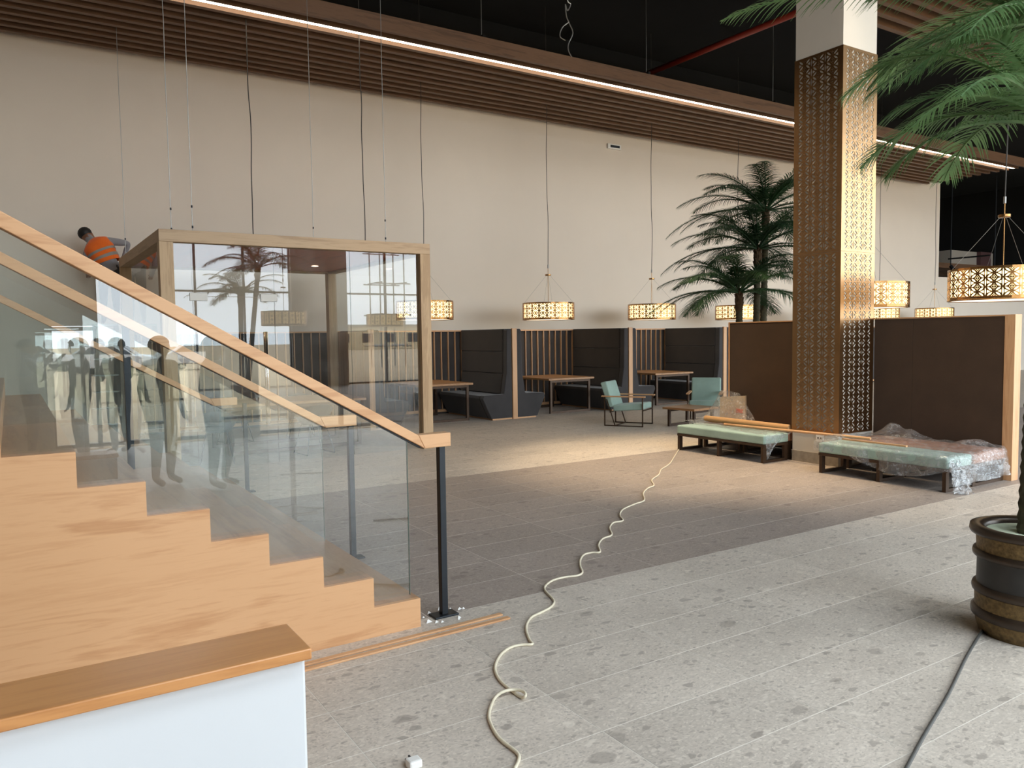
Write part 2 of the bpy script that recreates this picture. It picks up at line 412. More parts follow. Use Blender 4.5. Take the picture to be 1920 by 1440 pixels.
# glazed facade behind the viewer
fa = MB(); edges = [XL]
for (x0, x1, z0, z1) in OPEN: edges += [x0, x1]
edges.append(XR)
for a, b in zip(edges[0::2], edges[1::2]):
    if b-a > 0.01: fa.box(a, b, FAC_Y-0.35, FAC_Y, 0, ZC)
for (x0, x1, z0, z1) in OPEN: fa.box(x0, x1, FAC_Y-0.35, FAC_Y, z1, ZC)
struct(fa.build('wall_front', M_GREYWALL))
for k, (x0, x1, z0, z1) in enumerate(OPEN):
    wd = bpy.data.objects.new('window_%d' % (k+1), None); COL.objects.link(wd); wd.location = ((x0+x1)/2, FAC_Y-0.2, 0); struct(wd)
    n = max(1, round((x1-x0)/1.55)); zs = [z0+0.05] + ([3.3] if z1 > 4 else []) + [z1-0.05]
    for i in range(n+1):
        x = x0+(x1-x0)*i/n
        bx('mullion', M_METAL, wd, x-0.03, x+0.03, FAC_Y-0.26, FAC_Y-0.14, z0, z1)
    for z in zs: bx('transom', M_METAL, wd, x0, x1, FAC_Y-0.25, FAC_Y-0.15, z-0.03, z+0.03)
    for i in range(n):
        for za, zb in zip(zs[:-1], zs[1:]):
            MB().add([(x0+(x1-x0)*i/n+0.03, FAC_Y-0.2, za), (x0+(x1-x0)*(i+1)/n-0.03, FAC_Y-0.2, za), (x0+(x1-x0)*(i+1)/n-0.03, FAC_Y-0.2, zb), (x0+(x1-x0)*i/n+0.03, FAC_Y-0.2, zb)], [(0, 1, 2, 3)]).build('pane', G_WIN, wd)
gr = bx('outdoor_ground', M_SAND, None, -120, 160, -220, FAC_Y-0.35, -0.3, -0.02); struct(gr)
# wood baseboard-free grey patch behind the kiosk glass comes from the wall itself

# ------------------------------------------------------------------ slatted ceiling raft with LED line
def raft(label, x0, x1, y0, z, n, pitch, led=True, fascia=True, endstep=0.0):
    r = thing('ceiling_raft', label, 'ceiling raft', ((x0+x1)/2, y0, z))
    if fascia:
        f = bx('fascia_board', W_DARK, r, x0, x1, y0-0.42, y0-0.34, z, z+0.26)
        bx('fascia_board', W_DARK, r, x0, x1, y0-0.16, y0-0.13, z, z+0.2)
    for i in range(n):
        y = y0+0.13+i*pitch
        bx('slat', W_DARK, r, x0, x1 - endstep*i, y, y+0.10, z, z+0.21)
    for x in np.arange(x0+1.5, x1-1, 4.0):
        bx('cross_bearer', M_BLACK, r, x-0.03, x+0.03, y0-0.4, min(y0+n*pitch+0.1, YB-0.02), z+0.262, z+0.32)
        if fascia: MB().tube([(x, y0-0.3, z+0.3), (x, y0-0.3, ZC-0.01)], 0.006, 5).build('hanger', M_STEEL, r)
    if led:
        bx('led_channel', M_BLACK, r, x0, x1, y0-0.10, y0+0.06, z+0.10, z+0.16)
        bx('led_strip', E_LED, r, x0, x1, y0-0.075, y0+0.03, z+0.03, z+0.1)
    return r
Z_R = 6.84
raft('long walnut slat raft below the black ceiling along the pale wall, with a glowing line', -6.0, 27.58, 12.91, Z_R, 10, 0.29, endstep=0.0)
raft('second walnut slat raft behind the fronds at the top right corner', 9.0, 30.0, 5.0, Z_R, 11, 0.29, led=False, fascia=False)

# black ceiling clutter: red sprinkler pipe, ducts, dangling wire
p = MB().tube([at(1190, 148, 2, 7.5), at(1485, 28, 2, 7.5), at(1560, -10, 2, 7.5)], 0.06, 10)
tag(p.build('sprinkler_pipe', M_RED, smooth=True), 'red sprinkler pipe running under the dark ceiling', 'pipe')
for i, (y, z, r) in enumerate(((8.6, 8.2, 0.3), (9.7, 8.35, 0.22))):
    tag(MB().tube([(-8, y, z), (43, y, z)], r, 14).build('air_duct', M_BLACK, smooth=True), ('wide black air duct' if i == 0 else 'narrow black air duct') + ' in the dark ceiling void', 'duct', 'ceiling ducts')
wp = [(1064, -40), (1064, 0), (1070, 8), (1064, 20), (1060, 8), (1062, 30), (1068, 45), (1074, 62), (1066, 82), (1066, 95), (1072, 107)]
dw = MB().tube(catmull([at(x, y, 1, 9.0) for x, y in wp], 5), 0.008, 5)
dw.tube(catmull([at(x, y, 1, 9.0) for x, y in [(1066, 42), (1054, 52), (1050, 68), (1060, 76)]], 5), 0.007, 5)
tag(dw.build('dangling_wire', M_STEEL), 'loose grey wire dangling in curls from the dark ceiling', 'wire')
e = thing('exit_box', 'small grey vent box high on the pale back wall', 'vent', (13.44, YB, 6.55))
bx('housing', M_WHITE, e, 13.22, 13.66, YB-0.06, YB, 6.49, 6.62, bevel=0.01)
bx('grille', M_METAL, e, 13.30, 13.60, YB-0.07, YB-0.05, 6.525, 6.585)

# ------------------------------------------------------------------ stairs
RIS, TRD, X0S, YS0, YS1 = 0.1705, 0.2885, 1.966, 4.108, 8.95
NST = 14
st = thing('staircase', 'wide oak staircase climbing to the left behind glass balustrades', 'staircase', (0, 6.5, 0)); st['kind'] = 'structure'
def stair_poly(inset=0.0):
    pts = [(X0S, 0.0)]
    for k in range(NST): pts += [(X0S-k*TRD, (k+1)*RIS), (X0S-(k+1)*TRD, (k+1)*RIS)]
    pts += [(X0S-NST*TRD, 0.0)]
    return pts
for nm, a, b in (('stringer', YS0, YS0+0.03), ('stringer', YS1-0.03, YS1)):
    # one stepped board per side, built step by step so that its faces stay convex
    m = MB()
    for k in range(NST):
        xa, xb = X0S-(k+1)*TRD, X0S-k*TRD
        m.add([(xa, a, 0), (xb, a, 0), (xb, a, (k+1)*RIS), (xa, a, (k+1)*RIS), (xa, b, 0), (xb, b, 0), (xb, b, (k+1)*RIS), (xa, b, (k+1)*RIS)],
              [(0, 1, 2, 3), (7, 6, 5, 4), (3, 2, 6, 7)])
        zl = k*RIS
        m.add([(xb, a, zl), (xb, b, zl), (xb, b, (k+1)*RIS), (xb, a, (k+1)*RIS)], [(0, 1, 2, 3)])
    m.build(nm, W_OAKX, st, recalc=False)
for k in range(NST):
    xa, xb = X0S-(k+1)*TRD, X0S-k*TRD
    bx('tread', W_TREAD, st, xa-0.02, xb, YS0+0.031, YS1-0.031, (k+1)*RIS-0.03, (k+1)*RIS)
    bx('riser', W_OAKY, st, xb-0.02, xb-0.001, YS0+0.031, YS1-0.031, k*RIS, (k+1)*RIS-0.03)
bx('landing', W_TREAD, st, -6.0, X0S-NST*TRD, YS0, YS1, NST*RIS-0.2, NST*RIS)
bx('landing_front', W_OAKX, st, -6.0, X0S-NST*TRD, YS0+0.001, YS0+0.03, 0, NST*RIS-0.2)

SL = RIS/TRD
def balustrade(label, yc, xe, mids, xk, zt, SL, glass=True):
    b = thing('glass_balustrade', label, 'balustrade', (2.165, yc, 0))
    # handrail: level end piece and sloping run
    t = 0.082; xa = -2.3
    zz = zt+(xk-xa)*SL
    dz = t*math.sqrt(1+SL*SL)
    xm = xk + t*math.tan(math.atan(SL)/2)
    MB().prism([(xe, zt-t), (xe, zt), (xm-0.02, zt), (xm+0.02, zt-t)], 1, yc-0.04, yc+0.04).build('handrail_end', W_OAKX, b, bevel=0.004)
    MB().prism([(xm-0.0205, zt), (xa, zt+(xm-0.02-xa)*SL), (xa, zt+(xm-0.02-xa)*SL-dz), (xm+0.0195, zt-t)], 1, yc-0.04, yc+0.04).build('handrail', W_OAKX, b, bevel=0.004)
    zr = lambda x: zt-t+0.005+(xm+0.02-x)*SL
    # dark fixing strip under the rail
    MB().prism([(xm, zr(xm)-0.004), (xa, zr(xa)-0.004), (xa, zr(xa)-0.016), (xm, zr(xm)-0.016)], 1, yc-0.02, yc+0.02).build('fixing_channel', M_METAL, b)
    post = MB().box(2.145, 2.185, yc-0.0225, yc+0.0225, 0.012, zt-t+0.01).build('post', M_METAL, b, bevel=0.003)
    MB().box(2.085, 2.245, yc-0.05, yc+0.05, 0.0, 0.012).build('base_plate', M_METAL, b, bevel=0.003)
    for x in mids:
        k = int((X0S-x)/TRD)+1
        bx('post', M_METAL, b, x-0.02, x+0.02, yc-0.0225, yc+0.0225, k*RIS+0.001, zr(x)-0.005)
    if glass:
        g = MB(); xg = 1.94; y0, y1 = yc-0.006, yc+0.006
        xs = [xg] + [X0S-(k+1)*TRD for k in range(NST-1)]
        rim = [(x, zr(x)-0.006) for x in xs]
        bot = []
        for k in range(len(xs)-1): bot += [(xs[k], (k+1)*RIS), (xs[k+1], (k+1)*RIS)]
        vs, fs = [], []
        for k in range(len(xs)-1):
            n = len(vs); xa_, xb_ = xs[k], xs[k+1]; zl = (k+1)*RIS+0.001
            vs += [(xa_, y0, zl), (xb_, y0, zl), (xb_, y0, zr(xb_)-0.006), (xa_, y0, zr(xa_)-0.006)]
            fs.append((n+1, n, n+3, n+2))
            vs += [(xa_, y1, zl), (xb_, y1, zl), (xb_, y1, zr(xb_)-0.006), (xa_, y1, zr(xa_)-0.006)]
            fs.append((n+4, n+5, n+6, n+7))
        g.add(vs, fs); pn = g.build('glass_panel', G_RAIL, b, recalc=False)
        bx('glass_edge', G_EDGE, pn, xg, xg+0.003, y0, y1, RIS+0.001, zr(xg)-0.006)
    return b
balustrade('nearest glass balustrade with thick oak handrail, its post foot open on the floor', 4.20, 2.215, [], 2.0, 1.124, 0.576)
balustrade('middle glass balustrade halfway across the oak stairs', 5.70, 2.205, [0.645], 1.92, 1.115, 0.583)
balustrade('farthest glass balustrade on the far edge of the oak stairs', 8.90, 2.08, [], 1.80, 1.066, 0.586)
# broken mortar round the nearest post foot
cr = MB()
for i in range(16):
    a = random.uniform(0, 6.28); r = random.uniform(0.05, 0.11); s = random.uniform(0.008, 0.02)
    x, y = 2.165+(0.10+r*0.6)*math.cos(a), 4.20+(0.06+r*0.6)*math.sin(a)
    cr.add([(x-s, y-s, 0), (x+s, y-s*0.6, 0), (x+s*0.5, y+s, 0), (x, y, s*0.8)], [(0, 2, 1), (0, 1, 3), (1, 2, 3), (2, 0, 3)])
co = cr.build('mortar_crumbs', M_WHITE, None); tag(co, 'white mortar crumbs around the foot of the nearest stair post', 'mortar'); co['kind'] = 'stuff'

# white parapet with beech cap in the foreground
pw = thing('parapet', 'low white parapet with glossy beech cap in the foreground left', 'parapet', (-0.9, 2.06, 0)); pw['kind'] = 'structure'
bx('wall_body', M_PARAPET, pw, -2.6, 0.617, 1.99, 2.15, 0, 0.869, bevel=0.008)
bx('cap', W_CAP, pw, -2.6, 0.625, 1.958, 2.172, 0.870, 0.90, bevel=0.004)

# two loose trim strips on the floor
for i, (pa, pb, lab) in enumerate((((1.0, 3.945), (2.456, 4.00), 'loose oak trim strip on the floor closer to the stairs'), ((1.0, 3.885), (2.463, 3.925), 'loose oak trim strip on the floor farther from the stairs'))):
    a, b = Vector((*pa, 0.006)), Vector((*pb, 0.006))
    o = MB().bar(a, b, 0.034, 0.011).build('trim_strip', W_OAKX, bevel=0.002); tag(o, lab, 'trim strip', 'oak trim strips on the floor')

# ------------------------------------------------------------------ perforated metal pattern
def lens(cx, cy, ang, L, W, n=6):
    up_, dn = [], []
    for i in range(n+1):
        t = i/n; x = (t-0.5)*L; y = W/2*math.sin(math.pi*t)**0.8
        up_.append((x, y)); dn.append((x, -y))
    pts = up_[:-1] + dn[::-1][:-1]
    c, s = math.cos(ang), math.sin(ang)
    return [(cx+x*c-y*s, cy+x*s+y*c) for x, y in pts]
def unit_holes(w, h):
    H_ = []
    a = math.atan2(h*0.36, w*0.27)
    for sx in (-1, 1):
        for sy in (-1, 1):
            H_.append(lens(sx*w*0.245, sy*h*0.275, a if sx*sy > 0 else -a, w*0.36, h*0.19))
        H_.append([(sx*w*0.20, 0), (sx*w*0.405, -h*0.17), (sx*w*0.405, h*0.17)])
    def dia(x, y, r): return [(x-r*w/h*0.9, y), (x, y-r), (x+r*w/h*0.9, y), (x, y+r)]
    for sy in (-1, 1):
        H_.append(dia(0, sy*h*0.245, h*0.035)); H_.append(dia(0, sy*h*0.42, h*0.04))
        for sx in (-1, 1):
            H_.append(dia(sx*w*0.065, sy*h*0.36, h*0.035)); H_.append(dia(sx*w*0.135, sy*h*0.445, h*0.028))
    H_.append(lens(w*0.5, 0, math.pi/2, h*0.86, w*0.085))
    return H_
def unit_mesh(w, h, thick, slit=True):
    cu = bpy.data.curves.new('u', 'CURVE'); cu.dimensions = '2D'; cu.fill_mode = 'BOTH' if thick else 'FRONT'; cu.extrude = thick/2
    def poly(p):
        s = cu.splines.new('POLY'); s.points.add(len(p)-1)
        for q, (x, y) in zip(s.points, p): q.co = (x, y, 0, 1)
        s.use_cyclic_u = True
    x0, x1 = (-w*0.44, w*0.56) if slit else (-w*0.44, w*0.5)
    poly([(x0, -h/2), (x1, -h/2), (x1, h/2), (x0, h/2)])
    hs = unit_holes(w, h)
    for p in (hs if slit else hs[:-1]): poly(p)
    ob = bpy.data.objects.new('u', cu); COL.objects.link(ob)
    dg = bpy.context.evaluated_depsgraph_get(); me = bpy.data.meshes.new_from_object(ob.evaluated_get(dg))
    V = np.array([v.co[:] for v in me.vertices]); Fc = [tuple(p.vertices) for p in me.polygons]
    bpy.data.objects.remove(ob); bpy.data.curves.remove(cu); bpy.data.meshes.remove(me)
    return V, Fc
def perf_panel(W, Ht, ncol, nrow, w, h, thick):
    """flat perforated sheet, (u, v) in 0..W x 0..Ht, built as one mesh"""
    mb = MB(); mu, mv = (W-ncol*w)/2, (Ht-nrow*h)/2
    A = unit_mesh(w, h, thick, True); B = unit_mesh(w, h, thick, False)
    for c in range(ncol):
        V, Fc = A if c < ncol-1 else B
        for r in range(nrow):
            mb.add(V + np.array([mu+(c+0.5)*w, mv+(r+0.5)*h, 0]), Fc)
    t = thick/2
    mb.box(0, mu+w*0.06, 0, Ht, -t, t); mb.box(W-mu, W, 0, Ht, -t, t)
    mb.box(mu+w*0.06, W-mu, 0, mv, -t, t); mb.box(mu+w*0.06, W-mu, Ht-mv, Ht, -t, t)
    return mb
def mapped(mb, fn):
    o = MB(); o.v = [fn(*p) for p in mb.v]; o.f = mb.f; o.mi = mb.mi; return o

# column with perforated brass cladding
CX0, CX1, CY0, CY1 = 8.68, 9.38, 6.02, 6.72
col = thing('clad_column', 'tall white column wrapped in pierced brass panels between the mint benches', 'column', ((CX0+CX1)/2, (CY0+CY1)/2, 0))
bx('column_shaft', M_COLUMN, col, CX0+0.008, CX1-0.008, CY0+0.008, CY1-0.008, 0, ZC)
bx('stone_skirting', M_STONE, col, CX0+0.002, CX1-0.002, CY0+0.002, CY1-0.002, 0, 0.143, bevel=0.003)
for z0, z1, nr in ((0.41, 2.688, 19), (2.692, 5.172, 20)):
    sheet = perf_panel(0.70, z1-z0, 3, nr, 0.2, 0.1185 if nr == 19 else 0.1215, 0.003)
    for nm, fn in (('x0', lambda u, v, t: (CX0+t, CY0+u, z0+v)), ('y0', lambda u, v, t: (CX0+u, CY0+t, z0+v)),
                   ('x1', lambda u, v, t: (CX1+t, CY0+u, z0+v)), ('y1', lambda u, v, t: (CX0+u, CY1+t, z0+v))):
        mapped(sheet, fn).build('pierced_panel', M_CLAD, col, recalc=False)
so = bx('socket_plate', M_WHITE, col, CX0-0.002, CX0+0.0075, 6.24, 6.35, 0.295, 0.385, bevel=0.004)
for y in (6.265, 6.305): bx('socket_hole', M_DKCABLE, so, CX0-0.0035, CX0+0.0, y, y+0.02, 0.33, 0.35)

# ------------------------------------------------------------------ pendant drum lamps
LR, LH, LZ = 0.59, 0.375, 2.06
def make_lamp():
    r = thing('drum_pendant', 'x', 'pendant lamp')
    nu = 21; w = 2*math.pi*LR/nu; h = 0.107
    V, Fc = unit_mesh(w, h, 0.0015, True); mb = MB(); mv = (LH-3*h)/2
    for c in range(nu):
        for k in range(3): mb.add(V+np.array([c*w+w/2, mv+(k+0.5)*h, 0]), Fc)
    for z0, z1 in ((0, mv), (LH-mv, LH)):
        for c in range(nu*2):
            mb.add([(c*w/2, z0, 0), ((c+1)*w/2, z0, 0), ((c+1)*w/2, z1, 0), (c*w/2, z1, 0)], [(0, 1, 2, 3)])
    def bend(u, v, t):
        a = u/LR; return ((LR+t)*math.cos(a), (LR+t)*math.sin(a), v)
    mapped(mb, bend).build('pierced_shade', M_BRASS, r, recalc=False, smooth=False)
    MB().lathe([(LR-0.035, 0.02), (LR-0.035, LH-0.02)], n=48).build('inner_diffuser', E_LAMP, r, smooth=True, recalc=False)
    MB().lathe([(LR-0.002, 0.0), (LR+0.006, -0.012), (LR-0.01, -0.014), (LR-0.014, 0.0)], n=48, closed=True).build('bottom_rim', M_BRASS, r, smooth=True)
    MB().lathe([(0.001, -0.004), (LR-0.02, -0.004), (LR-0.02, 0.008), (0.001, 0.008)], n=48).build('bottom_diffuser', E_BASE, r, recalc=True)
    MB().lathe([(0.001, LH-0.012), (LR-0.03, LH-0.012), (LR-0.03, LH-0.004), (0.001, LH-0.004)], n=40).build('top_plate', M_WHITE, r)
    zt = LH+0.63
    MB().lathe([(0.001, zt-0.02), (0.065, zt-0.02), (0.068, zt-0.01), (0.068, zt+0.015), (0.001, zt+0.018)], n=24).build('canopy_disc', M_BRASS, r, smooth=False)
    MB().tube([(0, 0, LH-0.01), (0, 0, zt+0.16)], 0.006, 8).build('stem', M_BRASS, r)
    for a in range(4):
        q = math.pi/4+a*math.pi/2
        MB().tube([(0.05*math.cos(q), 0.05*math.sin(q), zt-0.018), ((LR-0.02)*math.cos(q), (LR-0.02)*math.sin(q), LH-0.005)], 0.002, 5).build('stay_wire', M_STEEL, r)
    cab = MB(); pts = [(0, 0, zt+0.15)]
    for i in range(1, 12): pts.append((random.uniform(-0.012, 0.012), random.uniform(-0.012, 0.012), zt+0.15+i*(ZC-LZ-zt-0.15)/11))
    cab.tube(catmull(pts, 3), 0.0075, 6).build('cable', M_DKCABLE, r)
    MB().lathe([(0.001, zt+0.15), (0.016, zt+0.15), (0.016, zt+0.23), (0.001, zt+0.23)], n=10).build('cable_grip', M_STEEL, r)
    return r
lamp0 = make_lamp()
LAMPS = [(7.25, 14.65, 'drum pendant lit over the first booth, half hidden by the timber post'), (10.37, 14.65, 'drum pendant lit over the second booth table'),
         (13.52, 14.65, 'drum pendant lit over the third booth table, left of the palms'), (16.63, 14.65, 'drum pendant lit behind the palm trunks'),
         (19.9, 14.65, 'drum pendant hidden behind the pierced brass column'), (23.1, 14.65, 'lit drum pendant just right of the column above the brown partition, lower of the two'),
         (26.25, 14.65, 'small distant drum pendant above the middle of the right partition'), (11.2, 7.3, 'drum pendant right behind the column, higher than the one beside it'),
         (10.2, 4.86, 'large near drum pendant at the right edge'), (6.2, 0.6, 'drum pendant mirrored in the middle of the room glass'), (10.1, -1.7, 'drum pendant mirrored at the right of the room glass')]
for i, (x, y, lab) in enumerate(LAMPS):
    o = lamp0 if i == 0 else copy_tree(lamp0)
    o.location = (x, y, LZ); tag(o, lab, 'pendant lamp', 'pierced brass drum pendants')

# ------------------------------------------------------------------ glass meeting room
RX0, RX1, RY0, RY1, RZ = 1.63, 5.40, 10.70, 14.9, 3.095
rm = thing('glass_kiosk', 'pale timber framed glass room with a door behind the stairs', 'glass room', ((RX0+RX1)/2, RY0, 0))
P = 0.165
for (x, y) in ((RX0, RY0), (RX1-P, RY0), (RX0, RY1-P), (RX1-P, RY1-P)):
    bx('timber_post', W_FRAMEZ, rm, x, x+P, y, y+P, 0, RZ-0.155, bevel=0.004)
for y in (RY0, RY1-P): bx('timber_beam', W_FRAMEX, rm, RX0, RX1, y, y+P, RZ-0.154, RZ, bevel=0.004)
for x in (RX0, RX1-P): bx('timber_beam', W_FRAMEY, rm, x, x+P, RY0+P+0.001, RY1-P-0.001, RZ-0.154, RZ, bevel=0.004)
bx('soffit_panel', W_RED, rm, RX0+P+0.001, RX1-P-0.001, RY0+P+0.001, RY1-P-0.001, RZ-0.12, RZ-0.08)
sl = MB().lathe([(0.001, 0), (0.05, 0), (0.055, -0.006), (0.001, -0.006)], (4.6, 13.6, RZ-0.121), 16).build('downlight', E_SPOT, rm)
def pane(x0, x1, z0, z1, y, parent, name='glass_pane'):
    o = MB().add([(x0, y-0.005, z0), (x1, y-0.005, z0), (x1, y-0.005, z1), (x0, y-0.005, z1), (x0, y+0.005, z0), (x1, y+0.005, z0), (x1, y+0.005, z1), (x0, y+0.005, z1)],
                 [(0, 1, 2, 3), (5, 4, 7, 6), (1, 5, 6, 2), (4, 0, 3, 7)]).build(name, [G_ROOM, G_EDGE], parent, recalc=False)
    o.data.polygons[2].material_index = 1; o.data.polygons[3].material_index = 1
    return o
yg = RY0+0.08; zt = RZ-0.156
DX0, DX1, DZ = 2.02, 3.06, 2.26
pane(RX0+P+0.001, DX0-0.005, 0.01, zt, yg, rm)
pane(DX0-0.004, DX1+0.004, DZ+0.006, zt, yg, rm)
door = pane(DX0, DX1, 0.012, DZ, yg, rm, 'glass_door')
pane(DX1+0.005, 4.15, 0.01, zt, yg, rm); pane(4.155, RX1-P-0.001, 0.01, zt, yg, rm)
for x in (DX0+0.02, DX1-0.12):
    bx('patch_fitting', M_SATIN, door, x-0.06, x+0.16, yg-0.014, yg+0.014, DZ-0.055, DZ+0.05, bevel=0.004)
for dy in (-0.05, 0.05):
    MB().tube([(2.93, yg+dy, 0.55), (2.93, yg+dy, 1.80)], 0.016, 12).build('pull_handle', M_CHROME, door, smooth=True)
for z in (0.7, 1.65): MB().tube([(2.93, yg-0.05, z), (2.93, yg+0.05, z)], 0.009, 8).build('handle_stud', M_CHROME, door)
for i, x in enumerate((RX0+0.09, RX1-0.09)):
    n = 3
    for k in range(n):
        ya = RY0+P+0.001+(RY1-RY0-2*P-0.002)*k/n; yb_ = RY0+P+0.001+(RY1-RY0-2*P-0.002)*(k+1)/n-0.006
        MB().add([(x-0.005, ya, 0.01), (x-0.005, yb_, 0.01), (x-0.005, yb_, zt), (x-0.005, ya, zt), (x+0.005, ya, 0.01), (x+0.005, yb_, 0.01), (x+0.005, yb_, zt), (x+0.005, ya, zt)],
                 [(3, 2, 1, 0), (4, 5, 6, 7)]).build('glass_pane', G_ROOM, rm, recalc=False)
for (x, y, kind) in ((1.72, 14.7, 0), (1.85, 11.1, 0), (2.05, RY0+0.08, 0), (3.45, 13.2, 1), (4.05, 12.0, 0), (4.72, RY0+0.08, 0), (5.3, 13.0, 1)):
    pts = [(x, y, RZ)]
    n = 9
    for i in range(1, n): pts.append((x+random.uniform(-1, 1)*(0.015 if kind else 0.003), y, RZ+(Z_R+0.2-RZ)*i/n))
    pts.append((x, y, ZC))
    c = MB().tube(catmull(pts, 3), 0.0085 if kind else 0.0048, 6).build('suspension_cable', M_DKCABLE if kind else M_STEEL, rm)
    if not kind:
        for z in (RZ+0.04, RZ+0.30): MB().lathe([(0.001, 0), (0.011, 0), (0.011, 0.03), (0.001, 0.03)], (x, y, z), 8).build('turnbuckle', M_METAL, rm)

# furniture inside the glass room
def metal_table(name, label, x0, x1, y0, y1, z, legw=0.05, top=W_TABLE, grp=None):
    t = thing(name, label, 'table', ((x0+x1)/2, (y0+y1)/2, 0), grp)
    bx('table_top', top, t, x0, x1, y0, y1, z-0.04, z, bevel=0.004)
    xa, xb, ya, yb_ = x0+0.10, x1-0.10, y0+0.08, y1-0.08
    for y in (ya, yb_):
        for x in (xa, xb): bx('leg', M_BRONZE, t, x-legw/2, x+legw/2, y-legw/2, y+legw/2, 0, z-0.041)
        bx('floor_rail', M_BRONZE, t, xa+legw/2+0.001, xb-legw/2-0.001, y-legw/2, y+legw/2, 0, legw)
        bx('top_rail', M_BRONZE, t, xa+legw/2+0.001, xb-legw/2-0.001, y-legw/2, y+legw/2, z-0.041-legw, z-0.042)
    return t
metal_table('meeting_table', 'long table on a dark frame inside the glass room', 2.55, 4.75, 11.75, 12.95, 0.75)
def shell_chair():
    c = thing('shell_chair', 'x', 'chair')
    s = MB()
    def sh(u, v):   # tub seat shell
        a = (u-0.5)*math.pi*1.55; r = 0.27
        h = 0.44+v*0.30*(0.35+0.65*math.cos(a*0.62)**2)
        rr = r*(0.70+0.36*v)
        return (rr*math.sin(a), rr*math.cos(a), h)
    s.grid(sh, 18, 6); s.build('shell', M_SHELL, c, smooth=True, recalc=False)
    MB().lathe([(0.001, 0.44), (0.19, 0.44), (0.20, 0.47), (0.001, 0.49)], (0, 0.02, 0), 20).build('seat', M_SHELL, c)
    for sx in (-1, 1):
        for sy in (-1, 1): MB().tube([(sx*0.13, sy*0.12, 0.44), (sx*0.22, sy*0.22, 0.006)], 0.007, 6).build('leg', M_METAL, c)
        MB().tube([(sx*0.22, -0.22, 0.007), (sx*0.22, 0.22, 0.007)], 0.007, 6).build('runner', M_METAL, c)
    return c
ch0 = shell_chair()
for i, (x, y, a, lab) in enumerate(((2.35, 11.25, 2.9, 'dark shell chair inside the glass room, nearest the door'), (3.75, 11.35, 3.3, 'dark shell chair at the near side of the table inside the glass room'),
                                    (3.1, 13.4, 0.1, 'dark shell chair at the far side of the table, left one'), (4.2, 13.4, -0.2, 'dark shell chair at the far side of the table, right one'))):
    o = ch0 if i == 0 else copy_tree(ch0); o.location = (x, y, 0); o.rotation_euler = (0, 0, a); tag(o, lab, 'chair', 'shell chairs in the glass room')

# ------------------------------------------------------------------ booths
YF, YBK, ZB = 13.45, 15.42, 1.84
DIV = [5.56, 8.67, 11.78, 14.83, 17.95, 21.05, 24.15, 27.2]
names = ['first', 'second', 'third', 'fourth', 'fifth', 'sixth', 'seventh']
def bench(xd, sgn, label):
    # high-backed booth seat fixed on one side of a divider; sgn = direction it faces
    b = thing('settee', label, 'settee', (xd, (YF+YBK)/2, 0), 'high backed booth seats')
    X = lambda d: xd+sgn*(0.06+d)
    prof = [(0.0, 0.03), (0.50, 0.03), (0.70, 0.44), (0.67, 0.51), (0.20, 0.52), (0.13, 0.95), (0.115, ZB-0.03), (0.09, ZB), (0.0, ZB)]
    MB().prism([(X(d), z) for d, z in prof], 1, YF+0.02, YF+0.16).build('side_wing', M_SLATE, b, bevel=0.015)
    MB().prism([(X(d), z) for d, z in [(0, 0.03), (0.50, 0.03), (0.70, 0.44), (0.67, 0.50), (0.0, 0.50)]], 1, YF+0.161, YBK-0.05).build('seat_base', M_DKFAB, b, bevel=0.012)
    MB().prism([(X(d), z) for d, z in [(0, 0.501), (0.05, 0.501), (0.05, ZB-0.02), (0, ZB-0.02)]], 1, YF+0.161, YBK-0.05).build('back_board', M_SLATE, b)
    for z0, z1 in ((0.515, 0.93), (0.935, 1.38), (1.385, ZB)):
        d0 = 0.18 if z0 < 0.6 else 0.14
        MB().prism([(X(0.051), z0), (X(d0), z0), (X(0.125 if z0 < 0.6 else 0.13), z1), (X(0.051), z1)], 1, YF+0.165, YBK-0.06).build('back_cushion', M_DKFAB, b, bevel=0.018)
    MB().prism([(X(0.0), 0), (X(0.47), 0), (X(0.47), 0.029), (X(0.0), 0.029)], 1, YF+0.03, YBK-0.06).build('plinth', W_OAKY, b)
    return b
for i, xd in enumerate(DIV[:5]):
    dvd = thing('booth_divider', {0: 'oak booth divider post behind the glass room corner', 1: 'oak booth divider post left of the second booth', 2: 'oak booth divider post behind the mint armchair',
                                  3: 'slim oak booth divider post at the edge of the left brown partition', 4: 'oak booth divider post hidden behind the left brown partition'}[i], 'divider', (xd, YF, 0), 'oak booth dividers')
    bx('front_post', W_OAKZ, dvd, xd-0.055, xd+0.055, YF, YF+0.05, 0, ZB+0.01, bevel=0.002)
    bx('core_panel', W_OAKZ, dvd, xd-0.055, xd+0.055, YF+0.051, YBK-0.03, 0.0, ZB-0.03)
    if i > 0: bench(xd, -1, 'dark booth seat on the right side of the %s booth from the left' % names[i-1])
    bench(xd, 1, 'dark booth seat on the left side of the %s booth from the left' % names[i])
scr = thing('slat_screen', 'dark screen of upright oak battens running behind the booths', 'screen', (10, YBK, 0))
bx('backing_panel', M_SLATE, scr, 1.9, 27.2, YBK+0.045, YBK+0.12, 0, ZB-0.03)
bx('top_rail', W_OAKX, scr, 1.9, 27.2, YBK-0.02, YBK+0.12, ZB-0.029, ZB)
bx('bottom_rail', W_OAKX, scr, 1.9, 27.2, YBK-0.02, YBK+0.04, 0.04, 0.10)
bat = MB().box(-0.011, 0.011, -0.02, 0.02, 0, ZB-0.131).mesh('batten', W_SLAT)
for x in np.arange(2.0, 27.1, 0.172):
    put('batten', bat, scr, (x-10, YBK+0.02-YBK, 0.101))
